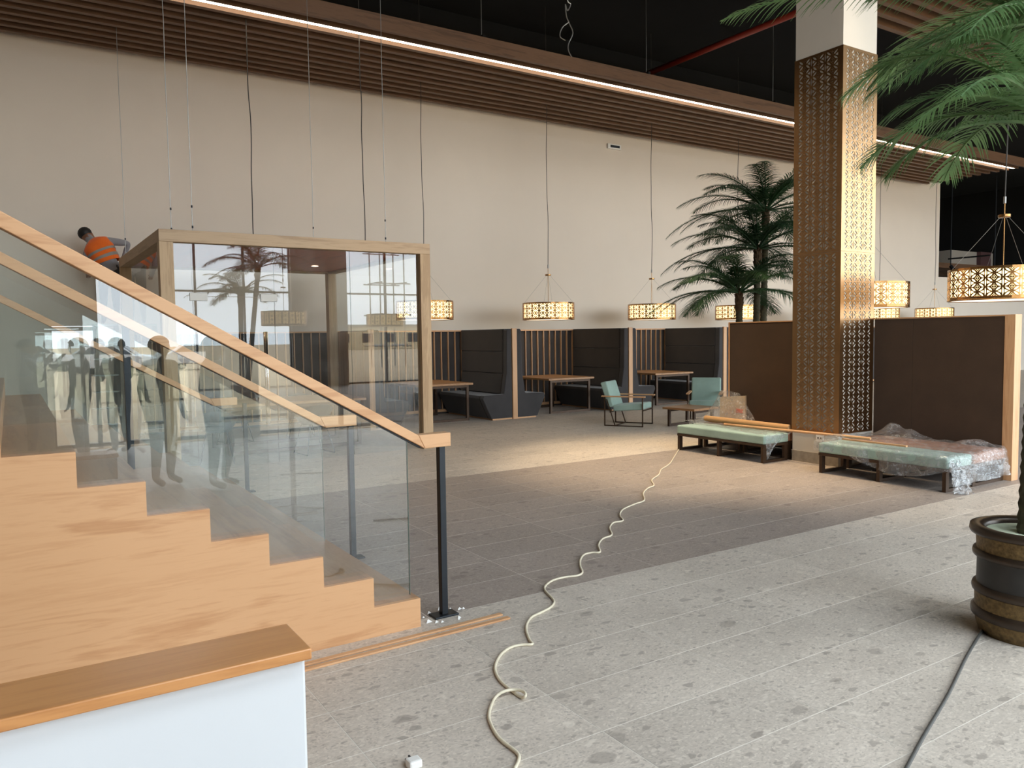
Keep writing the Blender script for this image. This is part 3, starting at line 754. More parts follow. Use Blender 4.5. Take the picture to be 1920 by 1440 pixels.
for i in range(4):
    xc = (DIV[i]+DIV[i+1])/2+0.12
    metal_table('booth_table', 'oak table on a bronze frame in the %s booth from the left' % names[i], xc-0.62, xc+0.62, 13.75, 15.30, 0.765, grp='booth tables')

# ------------------------------------------------------------------ partition, benches, lounge
pt = None
for y0, y1, lab in ((6.73, 8.45, 'dark brown felt partition left of the brass column'), (4.33, 6.01, 'dark brown felt partition right of the brass column')):
    q = thing('partition', lab, 'partition', (9.45, (y0+y1)/2, 0), 'brown felt partitions')
    if y0 < 5:
        bx('felt_panel', M_PANEL, q, 9.39, 9.52, y0+0.112, 5.498, 0.02, 1.845); bx('felt_panel', M_PANEL, q, 9.39, 9.52, 5.502, y1, 0.02, 1.845)
        bx('end_board', W_OAKZ, q, 9.385, 9.53, y0, y0+0.11, 0, 1.862, bevel=0.002)
    else:
        bx('felt_panel', M_PANEL, q, 9.39, 9.52, y0, y1-0.03, 0.02, 1.845); bx('end_board', W_OAKZ, q, 9.385, 9.53, y1-0.029, y1, 0, 1.862)
    bx('top_cap', W_OAKY, q, 9.385, 9.53, y0+(0.111 if y0 < 5 else 0), y1-(0.03 if y0 > 5 else 0), 1.846, 1.862)

def low_bench(name, x0, x1, y0, y1, fab, label, legs=True):
    b = thing(name, label, 'bench', ((x0+x1)/2, (y0+y1)/2, 0))
    zb, zt = 0.245, 0.365
    s = MB()
    bx('seat_cushion', fab, b, x0, x1, y0, y1, zb, zt, bevel=0.022, seg=3)
    bx('seat_frame', M_BRONZE, b, x0+0.005, x1-0.005, y0+0.005, y1-0.005, zb-0.035, zb-0.001)
    for y in (y0+0.035, (y0+y1)/2, y1-0.035):
        for x in (x0+0.035, x1-0.035): bx('leg', M_BRONZE, b, x-0.03, x+0.03, y-0.02, y+0.02, 0, zb-0.036)
        bx('floor_rail', M_BRONZE, b, x0+0.066, x1-0.066, y-0.02, y+0.02, 0, 0.035)
    return b
low_bench('lounge_bench', 8.17, 8.66, 6.75, 8.33, M_MINT, 'mint bench left of the brass column with tubes lying on it')
low_bench('lounge_bench', 8.17, 8.66, 4.39, 5.945, M_MINT, 'mint bench right of the brass column wrapped in clear plastic')
low_bench('leather_bench', 8.70, 9.36, 6.78, 8.33, M_LEATHER, 'tan bench against the left partition behind the mint bench')
low_bench('leather_bench', 8.70, 9.36, 4.39, 5.945, M_LEATHER, 'tan bench against the right partition under the plastic')

# plastic film: draped sheets with folds
def film(name, label, fn, nu, nv):
    o = MB().grid(fn, nu, nv).build(name, M_FILM, None, smooth=True, recalc=False); return tag(o, label, 'plastic sheet', 'clear plastic sheets')
def nz(u, v, s, a, k=0.0):
    return a*(math.sin(u*s*6.1+k)*math.cos(v*s*4.7+1.3*k)+0.6*math.sin(u*s*11.3+v*s*7.9+2*k)+0.4*math.sin(v*s*17.0-u*s*5.0+k*3))
def drape2(u, v):
    # across the right benches: u along Y from the column to the partition end, v across X from front to back
    y = 5.99 - u*1.72
    c = 0.10*math.sin(u*5)
    # front overhang, top, back
    ov = 0.10+0.16*max(0, math.sin((u-0.25)*4.2))
    L = ov+1.22; s = v*L
    if s < ov: x, z = 8.155-0.02*math.sin(u*25), 0.372-(ov-s)
    else: x, z = 8.155+(s-ov), 0.374
    top = z > 0.37
    if u > 0.925:                                # hangs over the end
        k = (u-0.925)/0.075; y = 4.375-0.05*k+nz(v, k, 2.4, 0.012, 1.0); z = z - k*(0.30 if top else 0.05)
        z = max(z, 0.012)
    if top and u < 0.925:
        z += abs(nz(u, v, 2.3, 0.016, 0.4))
        z += 0.17*math.exp(-((u-0.20)/0.075)**2-((v-0.88)/0.16)**2) + 0.10*math.exp(-((u-0.34)/0.08)**2-((v-0.86)/0.14)**2) + 0.09*math.exp(-((u-0.80)/0.09)**2-((v-0.80)/0.16)**2) + 0.06*math.exp(-((u-0.03)/0.05)**2-((v-0.4)/0.3)**2)
    else: x += nz(u, v, 3.0, 0.008, 2.0)
    return (min(x, 9.37), y, max(z, 0.006))
film('plastic_sheet', 'crumpled clear plastic draped over the benches right of the column', drape2, 90, 40)
def tail(u, v):
    y = 4.36-0.10*v*(0.5+u)-0.02; x = 8.13+0.17*u+nz(u, v, 3, 0.02, 1.5)
    return (x, y+nz(u, v, 4, 0.015), max(0.005, 0.33*(1-v)+0.02*math.sin(u*9)))
film('plastic_sheet', 'bunched plastic tail hanging to the floor at the near end of the right bench', tail, 14, 18)
def drape1(u, v):
    y = 8.40-u*1.62; s = v*0.62
    x = 8.30+0.12*math.sin(u*4+0.6)*(1-v)+s
    z = 0.372+abs(nz(u, v, 2.2, 0.012, 0.9))+0.035*math.exp(-((u-0.04)/0.06)**2)
    return (min(x, 8.95), y, z)
film('plastic_sheet', 'thin plastic sheet spread on top of the left mint bench', drape1, 60, 24)
def corner1(u, v):
    # triangular corner hanging off the near end of the left bench
    y = 6.735-0.012-0.02*v+nz(u, v, 2.5, 0.008)
    x = 8.16+0.52*u*(1-0.75*v)+0.02*v
    return (x, y, max(0.03, 0.372-v*(0.33-0.20*u)))
film('plastic_sheet', 'plastic corner hanging off the near end of the left mint bench', corner1, 16, 14)

# wrapped board behind the left bench
wb = thing('wrapped_board', 'pale board with an orange patch wrapped in plastic behind the left bench', 'board', (9.16, 8.1, 0.38))
bd = MB().prism([(7.93, 0.37), (8.42, 0.37), (8.42, 0.715), (7.93, 0.765)], 0, 9.17, 9.20).build('board', M_CARD, wb)
bx('orange_patch', M_ORANGE, bd, 9.167, 9.1705, 7.97, 8.10, 0.50, 0.56)
def wrapf(u, v):
    y = 8.68-u*1.0; t = 1-abs(u-0.5)*2
    z = 0.38+(0.44*min(1, t*1.6))*v+nz(u, v, 2, 0.012)
    x = 9.14-0.20*(1-v)**1.5-0.02
    return (x+nz(u, v, 3, 0.01, 1.1), y, max(0.372, z))
MB().grid(wrapf, 30, 16).build('plastic_wrap', M_FILM, wb, smooth=True, recalc=False)

# tubes and dowels lying on the left bench
tag(MB().tube([(8.74, 8.30, 0.425), (8.70, 6.76, 0.425)], 0.045, 20).build('cardboard_tube', M_PAPER, smooth=False), 'thick kraft cardboard tube lying along the left bench', 'tube')
tag(MB().tube([(8.50, 7.72, 0.405), (8.62, 5.55, 0.415)], 0.017, 12).build('wooden_pole', W_OAKY), 'long thin wooden pole bridging both mint benches past the column', 'pole')
tag(MB().box(8.35, 8.385, 4.95, 5.75, 0.402, 0.42).build('wood_lath', W_OAKY), 'short orange wood lath lying under the plastic on the right bench', 'lath')

def armchair():
    c = thing('armchair', 'x', 'armchair')
    # local: faces -Y, width along X
    W, D = 0.60, 0.73
    for sx in (-1, 1):
        x = sx*W/2
        f = MB().bar((x, -D/2, 0.01), (x, D/2, 0.01), 0.02).bar((x, -D/2, 0.0), (x, -D/2, 0.54), 0.02).bar((x, D/2, 0.0), (x, D/2, 0.54), 0.02)
        f.bar((x, D/2-0.20, 0.01), (x, D/2-0.02-0.02, 0.50), 0.016)
        f.build('side_frame', M_BRONZE, c, world=False)
        bx('armrest', W_OAKY, c, x-0.03, x+0.03, -D/2-0.05, D/2+0.06, 0.541, 0.565, bevel=0.004)
    MB().bar((-W/2, D/2-0.20, 0.012), (W/2, D/2-0.20, 0.012), 0.018).build('floor_stretcher', M_BRONZE, c, world=False)
    MB().bar((-W/2, -D/2, 0.30), (W/2, -D/2, 0.30), 0.018).bar((-W/2, D/2-0.10, 0.26), (W/2, D/2-0.10, 0.26), 0.018).build('seat_rails', M_BRONZE, c, world=False)
    MB().prism([(-D/2+0.005, 0.315), (D/2-0.16, 0.275), (D/2-0.14, 0.385), (-D/2+0.005, 0.43)], 0, -W/2+0.02, W/2-0.02).build('seat_cushion', M_MINT, c, world=False, bevel=0.025, seg=3)
    MB().prism([(D/2-0.17, 0.36), (D/2-0.06, 0.34), (D/2+0.10, 0.80), (D/2-0.02, 0.83)], 0, -W/2+0.02, W/2-0.02).build('back_cushion', M_MINT, c, world=False, bevel=0.025, seg=3)
    return c
a0 = armchair()
for i, (x, y, dx, dy, lab) in enumerate(((9.74, 11.19, 0.506, -0.862, 'mint armchair turned side-on left of the coffee table'), (11.3, 10.75, -0.76, -0.64, 'mint armchair facing the viewer behind the coffee table'))):
    o = a0 if i == 0 else copy_tree(a0)
    o.location = (x, y, 0); o.rotation_euler = (0, 0, math.atan2(dx, -dy)); tag(o, lab, 'armchair', 'mint lounge armchairs')
ct = metal_table('coffee_table', 'low square oak coffee table between the mint armchairs', -0.36, 0.36, -0.36, 0.36, 0.36, 0.045)
ct.location = (10.45, 10.30, 0); ct.rotation_euler = (0, 0, 0.12)

# ------------------------------------------------------------------ palms
def m_leaf(name, c0, c1):
    t = NT(name); n = t.noise(t.pos(kind='w'), 5.0, 3); r = t.n('ShaderNodeObjectInfo').outputs['Random']
    f = t.math('ADD', t.math('MULTIPLY', n.outputs[0], 0.6), t.math('MULTIPLY', r, 0.4))
    t.base(t.ramp(f, [(0.25, c0), (0.75, c1)]), 0.5, 0, 0.35)
    t.b.inputs['Transmission Weight'].default_value = 0.0
    tl = t.n('ShaderNodeBsdfTranslucent'); tl.inputs[0].default_value = tuple(x*1.1 for x in c1[:3])+(1,)
    mx = t.n('ShaderNodeMixShader'); mx.inputs[0].default_value = 0.22; t.l(t.b.outputs[0], mx.inputs[1]); t.l(tl.outputs[0], mx.inputs[2]); t.l(mx.outputs[0], t.out.inputs[0])
    return t.m
M_LEAF = m_leaf('palm_leaf', lin(60, 94, 56), lin(124, 158, 102))
M_LEAFD = m_leaf('palm_leaf_deep', lin(30, 54, 34), lin(62, 94, 58))
M_TRUNK = m_plain('palm_trunk', lin(70, 66, 48), 0.95, var=0.35, scale=26, bump=0.5)
M_BOOT = m_plain('palm_boot', lin(74, 56, 36), 0.95, var=0.3, scale=20, bump=0.4)

def frond(parent, p0, az, el, L, droop, mat, npair=44, leaf=0.34, wl=0.014, tipcurl=1.0, seed=0):
    rr = random.Random(seed)
    d = Vector((math.cos(az)*math.cos(el), math.sin(az)*math.cos(el), math.sin(el)))
    pts = []; p = Vector(p0); n = 18; e = el
    for i in range(n+1):
        pts.append(p.copy()); t = i/n
        e = el - droop*(t**1.3)
        p = p + Vector((math.cos(az)*math.cos(e), math.sin(az)*math.cos(e), math.sin(e)))*(L/n)
    mb = MB(); mb.tube(pts, [0.013*(1-0.85*i/n)+0.002 for i in range(n+1)], 5)
    for k in range(npair):
        t = 0.14+0.86*k/(npair-1); f = t*n; i = min(n-1, int(f)); q = pts[i].lerp(pts[i+1], f-i)
        T = (pts[i+1]-pts[i]).normalized(); S = T.cross(Vector((0, 0, 1)))
        if S.length < 1e-3: S = Vector((1, 0, 0))
        S.normalize(); N = S.cross(T).normalized()
        ll = leaf*(math.sin(math.pi*min(1, 0.12+0.88*t))**0.55)*(0.9+0.2*rr.random())
        if t > 0.93: ll *= 0.75
        for sg in (-1, 1):
            fwd = 0.55+0.55*t+rr.uniform(-0.08, 0.08)
            D = (S*sg*math.cos(fwd*0.9)+T*math.sin(fwd*0.9)+N*(0.30-0.15*t+rr.uniform(-0.1, 0.1))).normalized()
            wdir = D.cross(N).normalized()
            a = q; v = []; m = 4
            for s in range(m+1):
                u = s/m; c = a + D*(ll*u) - Vector((0, 0, 1))*(0.42*ll*u*u*tipcurl)
                wd = wl*(1.0-0.9*u**1.6)*(0.6 if s == 0 else 1)
                v += [c-wdir*wd*0.5, c+wdir*wd*0.5]
            mb.add(v, [(2*s, 2*s+1, 2*s+3, 2*s+2) for s in range(m)])
    return mb.build('frond', mat, parent, recalc=False)

def trunk(parent, base, top, r, name='trunk', rings=40):
    base, top = Vector(base), Vector(top); pts = []; rs = []
    for i in range(rings*2+1):
        t = i/(rings*2); q = base.lerp(top, t)
        pts.append(q); rs.append(r*(1.06-0.14*t)*(1.0 if i % 2 else 1.13))
    o = MB().tube(pts, rs, 14).build(name, M_TRUNK, parent)
    b = MB()
    n = Vector(top-base).normalized()
    for i in range(22):      # cut leaf bases under the crown
        a = i*2.4; z = -0.30+0.32*i/22
        c = top + n*z; o1 = Vector((math.cos(a), math.sin(a), 0))
        b.tube([c+o1*r*0.6, c+o1*r*1.25+Vector((0, 0, 0.09))], [0.028, 0.014], 5)
    b.tube([top-n*0.32, top-n*0.1, top+n*0.08], [r*0.95, r*1.35, r*0.5], 12)
    b.build('leaf_bases', M_BOOT, parent)
    return o

LEFT = math.atan2(0.538, -0.843)               # azimuth that points left across the picture
# potted palm at the right edge (two stems)
POT = Vector((4.73, 2.07, 0))
pp = thing('palm_tree', 'large leafy palm at the right edge growing from the dark pot', 'palm', (POT.x, POT.y, 0.45))
c1 = Vector((4.74, 2.03, 2.78)); c2 = Vector((5.16, 2.12, 3.42))
trunk(pp, POT+Vector((-0.03, 0.0, 0.46)), c1, 0.055, rings=34)
trunk(pp, POT+Vector((0.09, 0.02, 0.46)), c2, 0.055, 'trunk', rings=40)
FR1 = [(LEFT-0.01, 0.18, 0.98, 1.17), (LEFT+0.71, 0.31, 1.31, 0.92), (LEFT+0.38, 1.11, 0.95, 1.7), (LEFT-0.8, 0.5, 1.1, 1.4), (LEFT+2.0, 0.5, 1.3, 1.4), (LEFT+2.9, 0.4, 1.3, 1.3), (LEFT-1.6, 0.5, 1.2, 1.4),
       (LEFT+1.4, 0.95, 1.2, 1.2), (LEFT-0.45, 1.05, 1.1, 1.5), (LEFT+3.6, 0.8, 1.2, 1.3), (LEFT-2.2, 0.9, 1.2, 1.2), (LEFT+0.3, 0.45, 1.0, 1.3), (LEFT-0.3, 0.7, 0.9, 1.4), (LEFT+0.95, 0.75, 1.1, 1.5)]
FR2 = [(LEFT-0.43, 0.51, 2.05, 0.81), (LEFT-0.13, 0.20, 1.22, 1.17), (LEFT+0.30, 0.50, 1.35, 1.2), (LEFT+0.55, 0.15, 1.2, 1.0), (LEFT+1.2, 0.6, 1.5, 1.4), (LEFT-1.2, 0.65, 1.5, 1.5), (LEFT+2.0, 0.5, 1.5, 1.3), (LEFT+2.9, 0.6, 1.5, 1.3),
       (LEFT-1.9, 0.6, 1.4, 1.3), (LEFT+0.2, 1.15, 1.5, 1.3), (LEFT+2.5, 1.1, 1.4, 1.1), (LEFT-0.8, 1.2, 1.4, 1.2), (LEFT+3.5, 0.4, 1.4, 1.2), (LEFT+0.05, 0.62, 1.3, 1.3), (LEFT-0.3, 0.05, 1.15, 0.8), (LEFT+0.18, 0.0, 1.15, 0.8), (LEFT-0.6, 0.25, 1.3, 1.0), (LEFT-0.28, 0.85, 1.5, 1.5)]
for i, (a, e_, L, d_) in enumerate(FR1): frond(pp, c1, a, e_, L, d_, M_LEAF, 50, 0.30, 0.0145, seed=i)
for i, (a, e_, L, d_) in enumerate(FR2): frond(pp, c2, a, e_, L, d_, M_LEAF, 58, 0.33, 0.0145, seed=50+i)
# pot
M_POTB = m_plain('pot_black_band', lin(46, 44, 42), 0.45, var=0.15, scale=18)
M_POTG = m_plain('pot_hammered_gold', lin(120, 98, 62), 0.45, 0.45, var=0.45, scale=55, bump=0.5)
M_POTR = m_plain('pot_dark_bronze', lin(66, 54, 44), 0.3, 0.35, var=0.15, scale=12)
M_FOAM = m_plain('pale_pot_lining', lin(224, 232, 206), 0.8, var=0.03)
po = thing('planter_pot', 'round black and hammered gold pot holding the palm', 'pot', POT)
def band(nm, m, prof, **kw): MB().lathe(prof, POT, 48).build(nm, m, po, smooth=True, recalc=True, **kw)
band('base_band', M_POTG, [(0.001, 0.0), (0.245, 0.0), (0.262, 0.05), (0.266, 0.085)])
band('ring', M_POTR, [(0.266, 0.085), (0.284, 0.095), (0.288, 0.115), (0.284, 0.135), (0.268, 0.145)])
band('lower_gold_band', M_POTG, [(0.268, 0.145), (0.270, 0.225)])
band('ring', M_POTR, [(0.268, 0.225), (0.282, 0.232), (0.286, 0.25), (0.280, 0.268), (0.262, 0.275)])
band('black_band', M_POTB, [(0.262, 0.275), (0.260, 0.425)])
band('ring', M_POTR, [(0.260, 0.425), (0.282, 0.432), (0.285, 0.448), (0.280, 0.464), (0.264, 0.470)])
band('upper_gold_band', M_POTG, [(0.264, 0.470), (0.268, 0.555)])
band('rim', M_POTR, [(0.266, 0.555), (0.296, 0.56), (0.302, 0.575), (0.298, 0.60), (0.27, 0.608), (0.235, 0.60), (0.222, 0.585), (0.22, 0.52), (0.262, 0.50)])
band('lining', M_FOAM, [(0.001, 0.572), (0.2195, 0.572)])
# cluster of three palms behind the left partition
for i, (px, py, pyb, Y, lab, Ls, seed0) in enumerate(((1386, 550, 600, 9.0, 'shortest of the three palms behind the left partition', 1.5, 100), (1421, 468, 600, 9.25, 'middle height palm behind the left partition', 1.65, 200),
                                          (1436, 396, 600, 9.5, 'tallest palm behind the left partition, its crown at the slat raft', 1.75, 300))):
    top = at(px, py, 1, Y); b = at((1387, 1415, 1428)[i], 600, 1, Y); base = Vector((b.x, Y, 0))
    tr = thing('palm_tree', lab, 'palm', base)
    trunk(tr, base, top, 0.055, rings=46)
    k = 29
    for j in range(k):
        a = LEFT + 2*math.pi*j/k*8 + 0.2*((j*7) % 5-2)*0.35
        tier = j % 3
        e_ = (0.18, 0.58, 0.92)[tier]
        frond(tr, top, a, e_, Ls*(1.0, 1.0, 0.85)[tier]*(0.92+0.04*((j*3) % 5)), (1.0, 1.2, 1.25)[tier], M_LEAFD, 56, 0.36, 0.016, seed=seed0+j)

# ------------------------------------------------------------------ cables on the floor
wc = [(965,1442),(973,1423),(968,1410),(937,1385),(920,1357),(917,1337),(927,1310),(943,1297),(965,1293),(982,1297),(985,1305),(977,1307),(957,1293),(937,1275),(928,1253),(937,1230),(955,1215),(977,1209),(998,1208),(993,1200),(987,1183),(988,1170),(997,1157),(1017,1147),(1033,1138),(1039,1128),(1032,1118),(1022,1107),(1023,1098),(1037,1088),(1060,1082),(1083,1079),(1092,1073),(1088,1062),(1088,1050),(1095,1040),(1110,1036),(1125,1035),(1122,1022),(1130,1010),(1147,1003),(1143,990),(1150,980),(1168,976),(1162,966),(1168,955),(1190,945),(1208,938),(1206,925),(1215,915),(1226,910),(1222,900),(1235,890),(1240,880),(1255,870),(1265,855),(1272,844),(1276,838)]
pts = []
for i, (x, y) in enumerate(wc):
    q = at(x, y, 2, 0.0085)
    if 7 <= i <= 10: q = at(x, y, 2, 0.026)
    pts.append(q)
cw = catmull(pts, 4)
tag(MB().tube([tuple(p_) for p_ in cw], 0.0075, 8).build('power_cable', M_CABLEW, smooth=True), 'cream power cable curling across the tiles to the left bench', 'cable')
gc = [at(x, y, 2, 0.009) for x, y in [(1690, 1460), (1702, 1436), (1735, 1375), (1778, 1302), (1812, 1232), (1838, 1188), (1848, 1172)]]
tag(MB().tube([tuple(p_) for p_ in catmull(gc, 5)], 0.008, 8).build('grey_cable', M_CABLEG, smooth=True), 'grey cable running from the pot to the lower right edge', 'cable')
pg = at(775, 1437, 2, 0.0)
pl = thing('power_plug', 'white three pin plug lying at the bottom edge of the floor', 'plug', pg)
bx('plug_body', M_WHITE, pl, pg.x-0.028, pg.x+0.028, pg.y-0.03, pg.y+0.02, 0, 0.035, bevel=0.008)
for dx in (-0.014, 0.0, 0.014): bx('pin', M_METAL, pl, pg.x+dx-0.003, pg.x+dx+0.003, pg.y+0.021, pg.y+0.042, 0.012 + (0.01 if dx == 0 else 0), 0.018 + (0.01 if dx == 0 else 0))
# ------------------------------------------------------------------ people
def m_cloth(name, c): return m_fabric(name, c, weave=300, var=0.10)
SKIN = m_plain('skin', lin(150, 104, 78), 0.55, var=0.06, scale=10)
HAIR = m_plain('dark_hair', lin(26, 22, 20), 0.6, var=0.2, scale=60)
SHOE = m_plain('dark_shoe', lin(36, 34, 34), 0.5, var=0.1)
SHIRTG = m_cloth('grey_sweater', lin(150, 146, 148)); JEANS = m_cloth('dark_jeans', lin(52, 58, 70)); DARKC = m_cloth('charcoal_cloth', lin(62, 62, 64))
TAUPE = m_cloth('taupe_cloth', lin(110, 100, 92)); BLUEC = m_cloth('blue_jeans', lin(70, 86, 112))
VEST = m_cloth('orange_vest_cloth', lin(250, 112, 38)); TAPE = m_plain('grey_reflective_tape', lin(150, 140, 130), 0.4, var=0.04)
def person(label, loc, rot, J, mats, hat=None):
    """J: joint overrides; figure stands on z = 0, faces -Y. One continuous skinned body."""
    B = {'pelvis': (0, 0, .95), 'spine': (0, 0.01, 1.12), 'chest': (0, 0, 1.31), 'neck': (0, .01, 1.475), 'head': (0, -.01, 1.58), 'brow': (0, -.012, 1.655), 'crown': (0, .0, 1.705)}
    for s, q in (('l', 1), ('r', -1)):
        B.update({'sho'+s: (q*.175, .0, 1.405), 'elb'+s: (q*.235, .03, 1.13), 'wri'+s: (q*.25, -.05, .89), 'hip'+s: (q*.09, 0, .90), 'kne'+s: (q*.10, -.02, .50), 'ank'+s: (q*.105, .02, .085), 'toe'+s: (q*.125, -.15, .035)})
    B.update(J)
    R = {'pelvis': (.155, .115), 'spine': (.14, .105), 'chest': (.165, .115), 'neck': (.055, .055), 'head': (.078, .09), 'brow': (.08, .095), 'crown': (.055, .065)}
    for s in 'lr': R.update({'sho'+s: (.066,)*2, 'elb'+s: (.047,)*2, 'wri'+s: (.031,)*2, 'hip'+s: (.092,)*2, 'kne'+s: (.062,)*2, 'ank'+s: (.043,)*2, 'toe'+s: (.040, .03)})
    V, RR, E, K = [], [], [], {}
    def v(n, p, r): K[n] = len(V); V.append(Vector(p)); RR.append(r); return K[n]
    for n in B: v(n, B[n], tuple(q*(1.0 if n[:3] in ('toe', 'ank') else 1.2) for q in R[n]))
    seg = [('pelvis', 'spine', 1), ('spine', 'chest', 1), ('chest', 'neck', 1), ('neck', 'head', 0), ('head', 'brow', 0), ('brow', 'crown', 0)]
    for s in 'lr': seg += [('chest', 'sho'+s, 1), ('sho'+s, 'elb'+s, 1), ('elb'+s, 'wri'+s, 1), ('pelvis', 'hip'+s, 2), ('hip'+s, 'kne'+s, 2), ('kne'+s, 'ank'+s, 2), ('ank'+s, 'toe'+s, 3)]
    E = [(K[a], K[b]) for a, b, m in seg]; bone = [(Vector(B[a]), Vector(B[b]), m) for a, b, m in seg]
    hd = Vector(B['head']); fdir = Vector((0, -1, 0))
    k = v('nose', hd+Vector((0, -.112, .005)), (.012, .012)); E.append((K['head'], k)); bone.append((hd, V[k], 0))
    for q in (-1, 1):
        k = v('ear%d' % q, hd+Vector((q*.088, .01, .01)), (.012, .018)); E.append((K['head'], k)); bone.append((hd, V[k], 0))
    for s, q in (('l', 1), ('r', -1)):
        w_, e_ = Vector(B['wri'+s]), Vector(B['elb'+s]); d = (w_-e_).normalized()
        side = d.cross(Vector((0, 1, 0)));
        if side.length < .1: side = d.cross(Vector((1, 0, 0)))
        side.normalize(); nrm = d.cross(side)
        p = w_+d*.065; kp = v('palm'+s, p, (.036, .018)); E.append((K['wri'+s], kp)); bone.append((w_, p, 0))
        for i, (o, L) in enumerate(((-.028, .062), (-.010, .074), (.010, .070), (.028, .054))):
            a = p+d*.022+side*o; b = a+d*L*.5+nrm*.008; c = b+d*L*.45+nrm*.022
            k1 = v('f%s%d' % (s, i), a, (.0095,)*2); k2 = v('g%s%d' % (s, i), b, (.0085,)*2); k3 = v('h%s%d' % (s, i), c, (.0075,)*2)
            E += [(kp, k1), (k1, k2), (k2, k3)]; bone.append((a, c, 0))
        a = w_+d*.03-side*.03; b = a+d*.035-side*.02+nrm*.012
        k1 = v('t%sa' % s, a, (.011,)*2); k2 = v('t%sb' % s, b, (.009,)*2); E += [(K['wri'+s], k1), (k1, k2)]; bone.append((a, b, 0))
    me = bpy.data.meshes.new('skel'); me.from_pydata(V, E, []); ob = bpy.data.objects.new('skel', me); COL.objects.link(ob)
    ob.modifiers.new('skin', 'SKIN'); sd = ob.modifiers.new('sub', 'SUBSURF'); sd.levels = 2; sd.render_levels = 2
    for i, r in enumerate(RR): me.skin_vertices[0].data[i].radius = r
    me.skin_vertices[0].data[0].use_root = True
    dg = bpy.context.evaluated_depsgraph_get(); bm_ = bpy.data.meshes.new_from_object(ob.evaluated_get(dg)); bpy.data.objects.remove(ob)
    bm_.name = 'body'; bm_.materials.clear()
    for m in mats: bm_.materials.append(m)
    co = np.array([p_.center[:] for p_ in bm_.polygons]); best = np.full(len(co), 1e9); idx = np.zeros(len(co), int)
    for a, b, m in bone:
        ab = np.array(b-a); t = np.clip(((co-np.array(a))@ab)/max(1e-9, ab@ab), 0, 1); dd = np.linalg.norm(co-np.array(a)-t[:, None]*ab, axis=1)
        if m == 1: dd = dd-.03
        k = dd < best; best[k] = dd[k]; idx[k] = m
    bm_.polygons.foreach_set('material_index', idx.astype(np.int32)); bm_.polygons.foreach_set('use_smooth', [True]*len(idx))
    root = thing('person', label, 'person', loc); root.rotation_euler = (0, 0, rot)
    body = put('body', bm_, root)
    # hair or cap, eyes, mouth
    br, hb = Vector(B['brow']), Vector(B['head']); axis = (Vector(B['crown'])-hb).normalized()
    hr = MB()
    def hp(u, w2):
        th = w2*(2.15 if hat else 1.75); ph = u*2*math.pi
        p_ = Vector((.112*math.sin(th)*math.cos(ph), .130*math.sin(th)*math.sin(ph)+.008+.012*w2, .110*math.cos(th)))
        if p_.y < -.05 and th > 1.15: p_.z += .03*(th-1.15)*2
        q = Vector((0, 0, 1)).rotation_difference(axis); return br+q @ p_+axis*(-.005)
    hr.grid(hp, 20, 8); hr.build('cap' if hat else 'hair', hat or HAIR, root, world=False, smooth=True, recalc=False)
    for q in (-1, 1):
        e_ = MB().lathe([(.001, .011), (.008, .008), (.011, 0), (.008, -.008), (.001, -.011)], hb+Vector((q*.031, -.083, .035)), 8); e_.build('eye', M_WHITE, root, world=False, smooth=True)
    MB().box(hb.x-.024, hb.x+.024, hb.y-.094, hb.y-.088, hb.z-.048, hb.z-.040).build('mouth', M_RED, root, world=False)
    return root, bm_, B
# worker on the ladder, back to the viewer
wj = {'pelvis': (-.02, 0, .98), 'spine': (.04, -.03, 1.13), 'chest': (.12, -.08, 1.30), 'neck': (.22, -.14, 1.43), 'head': (.285, -.19, 1.50), 'brow': (.32, -.215, 1.555), 'crown': (.34, -.23, 1.595),
      'shol': (.27, -.07, 1.335), 'elbl': (.34, -.12, 1.07), 'wril': (.30, -.28, .90), 'shor': (-.06, -.07, 1.43), 'elbr': (-.345, -.06, 1.405), 'wrir': (-.275, -.13, 1.22),
      'hipl': (.07, 0, .92), 'hipr': (-.11, 0, .92), 'knel': (.09, -.05, .50), 'kner': (-.10, -.02, .50), 'ankl': (.10, 0, .085), 'ankr': (-.10, .02, .085), 'toel': (.11, -.16, .035), 'toer': (-.11, -.15, .035)}
wk, wmesh, WB = person('person in an orange reflective vest and dark cap working high by the wall', (1.50, 15.25, 2.0), math.pi, wj, [SKIN, SHIRTG, DARKC, SHOE], hat=HAIR)
a_, b_ = Vector(WB['pelvis']), Vector(WB['chest']); ax_ = (b_-a_).normalized()
SP = [Vector(WB[n]) for n in ('pelvis', 'spine', 'chest', 'neck')]
LAT = (Vector(WB['shor'])-Vector(WB['shol'])).normalized()
def torso_ring(t, grow, n=28):
    # t: 0 at the pelvis, 3 at the neck
    i = min(2, int(t)); c = SP[i].lerp(SP[i+1], t-i); d = (SP[min(3, i+1)]-SP[i]).normalized()
    a = (LAT-d*LAT.dot(d)).normalized(); b = d.cross(a)
    rx, ry = [np.interp(t, [0, .6, 1.2, 2.0, 2.45, 2.75, 3.0], q) for q in ((.215, .215, .22, .245, .235, .17, .09), (.185, .18, .18, .185, .17, .135, .09))]
    return [c + a*((rx+grow)*math.copysign(abs(math.cos(2*math.pi*k/n))**.8, math.cos(2*math.pi*k/n))) + b*((ry+grow)*math.sin(2*math.pi*k/n)) for k in range(n)]
def wrap(name, t0, t1, m, grow, parent, steps):
    o = MB(); n = 28; rows = [torso_ring(t0+(t1-t0)*i/steps, grow) for i in range(steps+1)]
    o.add([q for r_ in rows for q in r_], [(i*n+j, i*n+(j+1) % n, (i+1)*n+(j+1) % n, (i+1)*n+j) for i in range(steps) for j in range(n)])
    return o.build(name, m, parent, world=False, smooth=True, recalc=True)
ve = wrap('vest', .45, 2.95, VEST, .0, wk, 16)
for t0 in (.85, 1.42): wrap('reflective_tape', t0, t0+.22, TAPE, .006, ve, 3)
